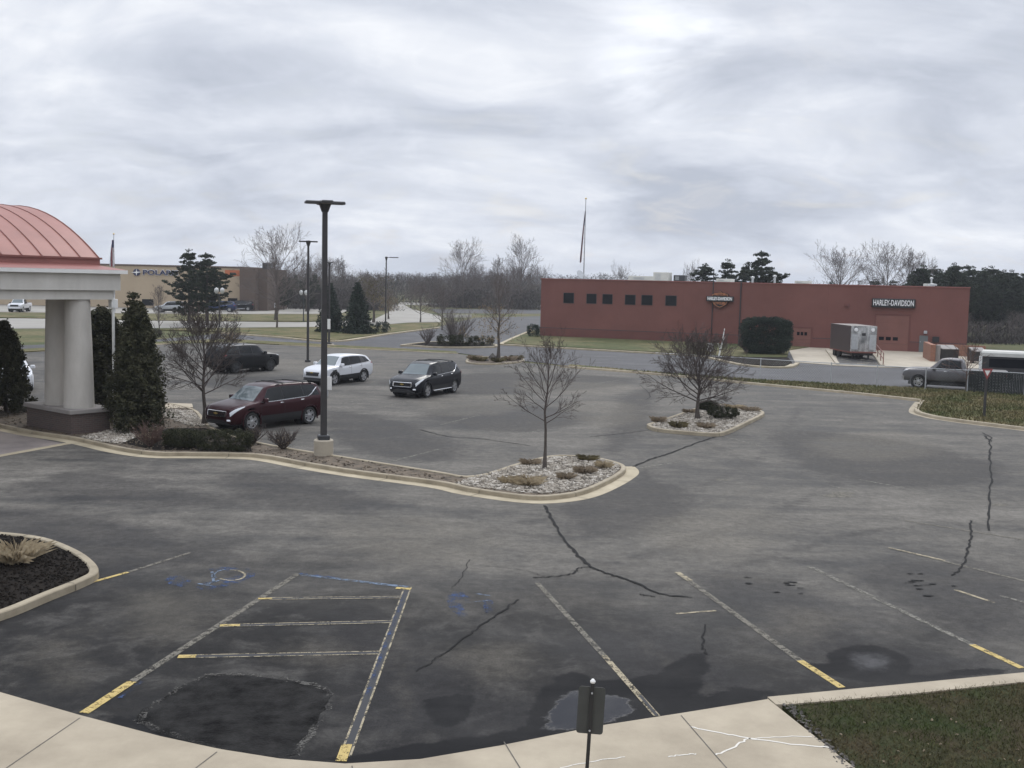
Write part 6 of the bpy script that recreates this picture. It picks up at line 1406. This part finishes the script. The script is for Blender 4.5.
far_wood('brush', 290, 384, 205, 225, 288, 301, 220, 8, M['woodmass'], .6)
far_wood('brush', 962, 1110, 128, 140, 322, 345, 160, 5, M['woodmass'], .5)
# ------------------------------------------------------------------ overcast sky, soft sun
SUN_EL, SUN_AZ = R(38), R(10)          # azimuth measured from +Y towards +X
world = bpy.data.worlds.new('World'); scene.world = world; world.use_nodes = True
N, L = world.node_tree.nodes, world.node_tree.links; bg = N['Background']; out = N['World Output']
sky = N.new('ShaderNodeTexSky'); sky.sky_type = 'NISHITA'; sky.sun_disc = False; sky.sun_elevation = SUN_EL; sky.sun_rotation = SUN_AZ; sky.air_density = 1.2; sky.dust_density = 2.0
L.new(sky.outputs[0], bg.inputs['Color']); bg.inputs['Strength'].default_value = .10
tc = N.new('ShaderNodeTexCoord'); nv = N.new('ShaderNodeVectorMath'); nv.operation = 'NORMALIZE'; L.new(tc.outputs['Generated'], nv.inputs[0])
sp = N.new('ShaderNodeSeparateXYZ'); L.new(nv.outputs[0], sp.inputs[0])
zc = math_n(N, L, 'ADD', math_n(N, L, 'MAXIMUM', sp.outputs[2], 0), .30)
cx = math_n(N, L, 'DIVIDE', sp.outputs[0], zc); cy = math_n(N, L, 'DIVIDE', sp.outputs[1], zc)
cb = N.new('ShaderNodeCombineXYZ'); L.new(cx, cb.inputs[0]); L.new(cy, cb.inputs[1])
n1 = noise(N, L, cb.outputs[0], 1.8, 9, .56, .5, (R(8), (.8,1.15,1)))
n2 = noise(N, L, cb.outputs[0], 5.0, 8, .62, .6, (R(-6), (.9,1.1,1)))
n3 = noise(N, L, cb.outputs[0], .9, 4, .5, .3)
cl = math_n(N, L, 'MULTIPLY_ADD', n1, .60, math_n(N, L, 'MULTIPLY_ADD', n2, .22, math_n(N, L, 'MULTIPLY', n3, .18)))
cc = ramp(N, L, cl, [(.40,(.36,.39,.455)),(.465,(.455,.485,.55)),(.525,(.545,.572,.63)),(.585,(.645,.665,.705)),(.67,(.80,.81,.83))])
# the brightest part of the layer is where the sun stands behind it
sd = Vector((math.sin(R(7.3))*math.cos(R(11.8)), math.cos(R(7.3))*math.cos(R(11.8)), math.sin(R(11.8))))
dt = N.new('ShaderNodeVectorMath'); dt.operation = 'DOT_PRODUCT'; L.new(nv.outputs[0], dt.inputs[0]); dt.inputs[1].default_value = sd
gl = maprange(N, L, dt.outputs['Value'], .9968, 1.0, 0, .11)
gl2 = math_n(N, L, 'MULTIPLY', gl, maprange(N, L, n1, .42, .58))
gc = N.new('ShaderNodeCombineColor')
for i in range(3): L.new(gl2, gc.inputs[i])
cc = mixc(N, L, 1.0, cc, gc.outputs[0], 'ADD')
zen = maprange(N, L, sp.outputs[2], .33, .85, 1.0, 2.3)
bc = N.new('ShaderNodeBackground'); L.new(cc, bc.inputs['Color']); L.new(zen, bc.inputs['Strength'])
mx = N.new('ShaderNodeMixShader')
cov = maprange(N, L, n2, .28, .5, .90, 1.0)
L.new(cov, mx.inputs[0]); L.new(bg.outputs[0], mx.inputs[1]); L.new(bc.outputs[0], mx.inputs[2]); L.new(mx.outputs[0], out.inputs['Surface'])
sl = bpy.data.lights.new('sun', 'SUN'); sl.energy = .9; sl.angle = R(25); sl.color = (1,.97,.92)
so = bpy.data.objects.new('sun', sl); col.objects.link(so)
dirv = Vector((math.sin(SUN_AZ)*math.cos(SUN_EL), math.cos(SUN_AZ)*math.cos(SUN_EL), math.sin(SUN_EL))); so.rotation_euler = dirv.to_track_quat('Z','Y').to_euler()
scene.view_settings.view_transform = 'Standard'; scene.view_settings.look = 'None'; scene.view_settings.gamma = 1; scene.view_settings.exposure = .5
scene.view_settings.use_curve_mapping = False
scene.cycles.max_bounces = 6; scene.cycles.transparent_max_bounces = 12

# thin damp air: far trees pale a little
hz = MB(); hz.box(-2700,2700,-300,4400,-1.1,45); ho = hz.build('haze', [M.setdefault('haze', bpy.data.materials.new('haze'))]); ho['kind'] = 'stuff'
hm = M['haze']; hm.use_nodes = True; hm.node_tree.nodes.clear(); o_ = hm.node_tree.nodes.new('ShaderNodeOutputMaterial'); v_n = hm.node_tree.nodes.new('ShaderNodeVolumePrincipled')
v_n.inputs['Color'].default_value = (.86,.90,.97,1); v_n.inputs['Density'].default_value = .00028; v_n.inputs['Anisotropy'].default_value = .2
hm.node_tree.links.new(v_n.outputs[0], o_.inputs['Volume'])
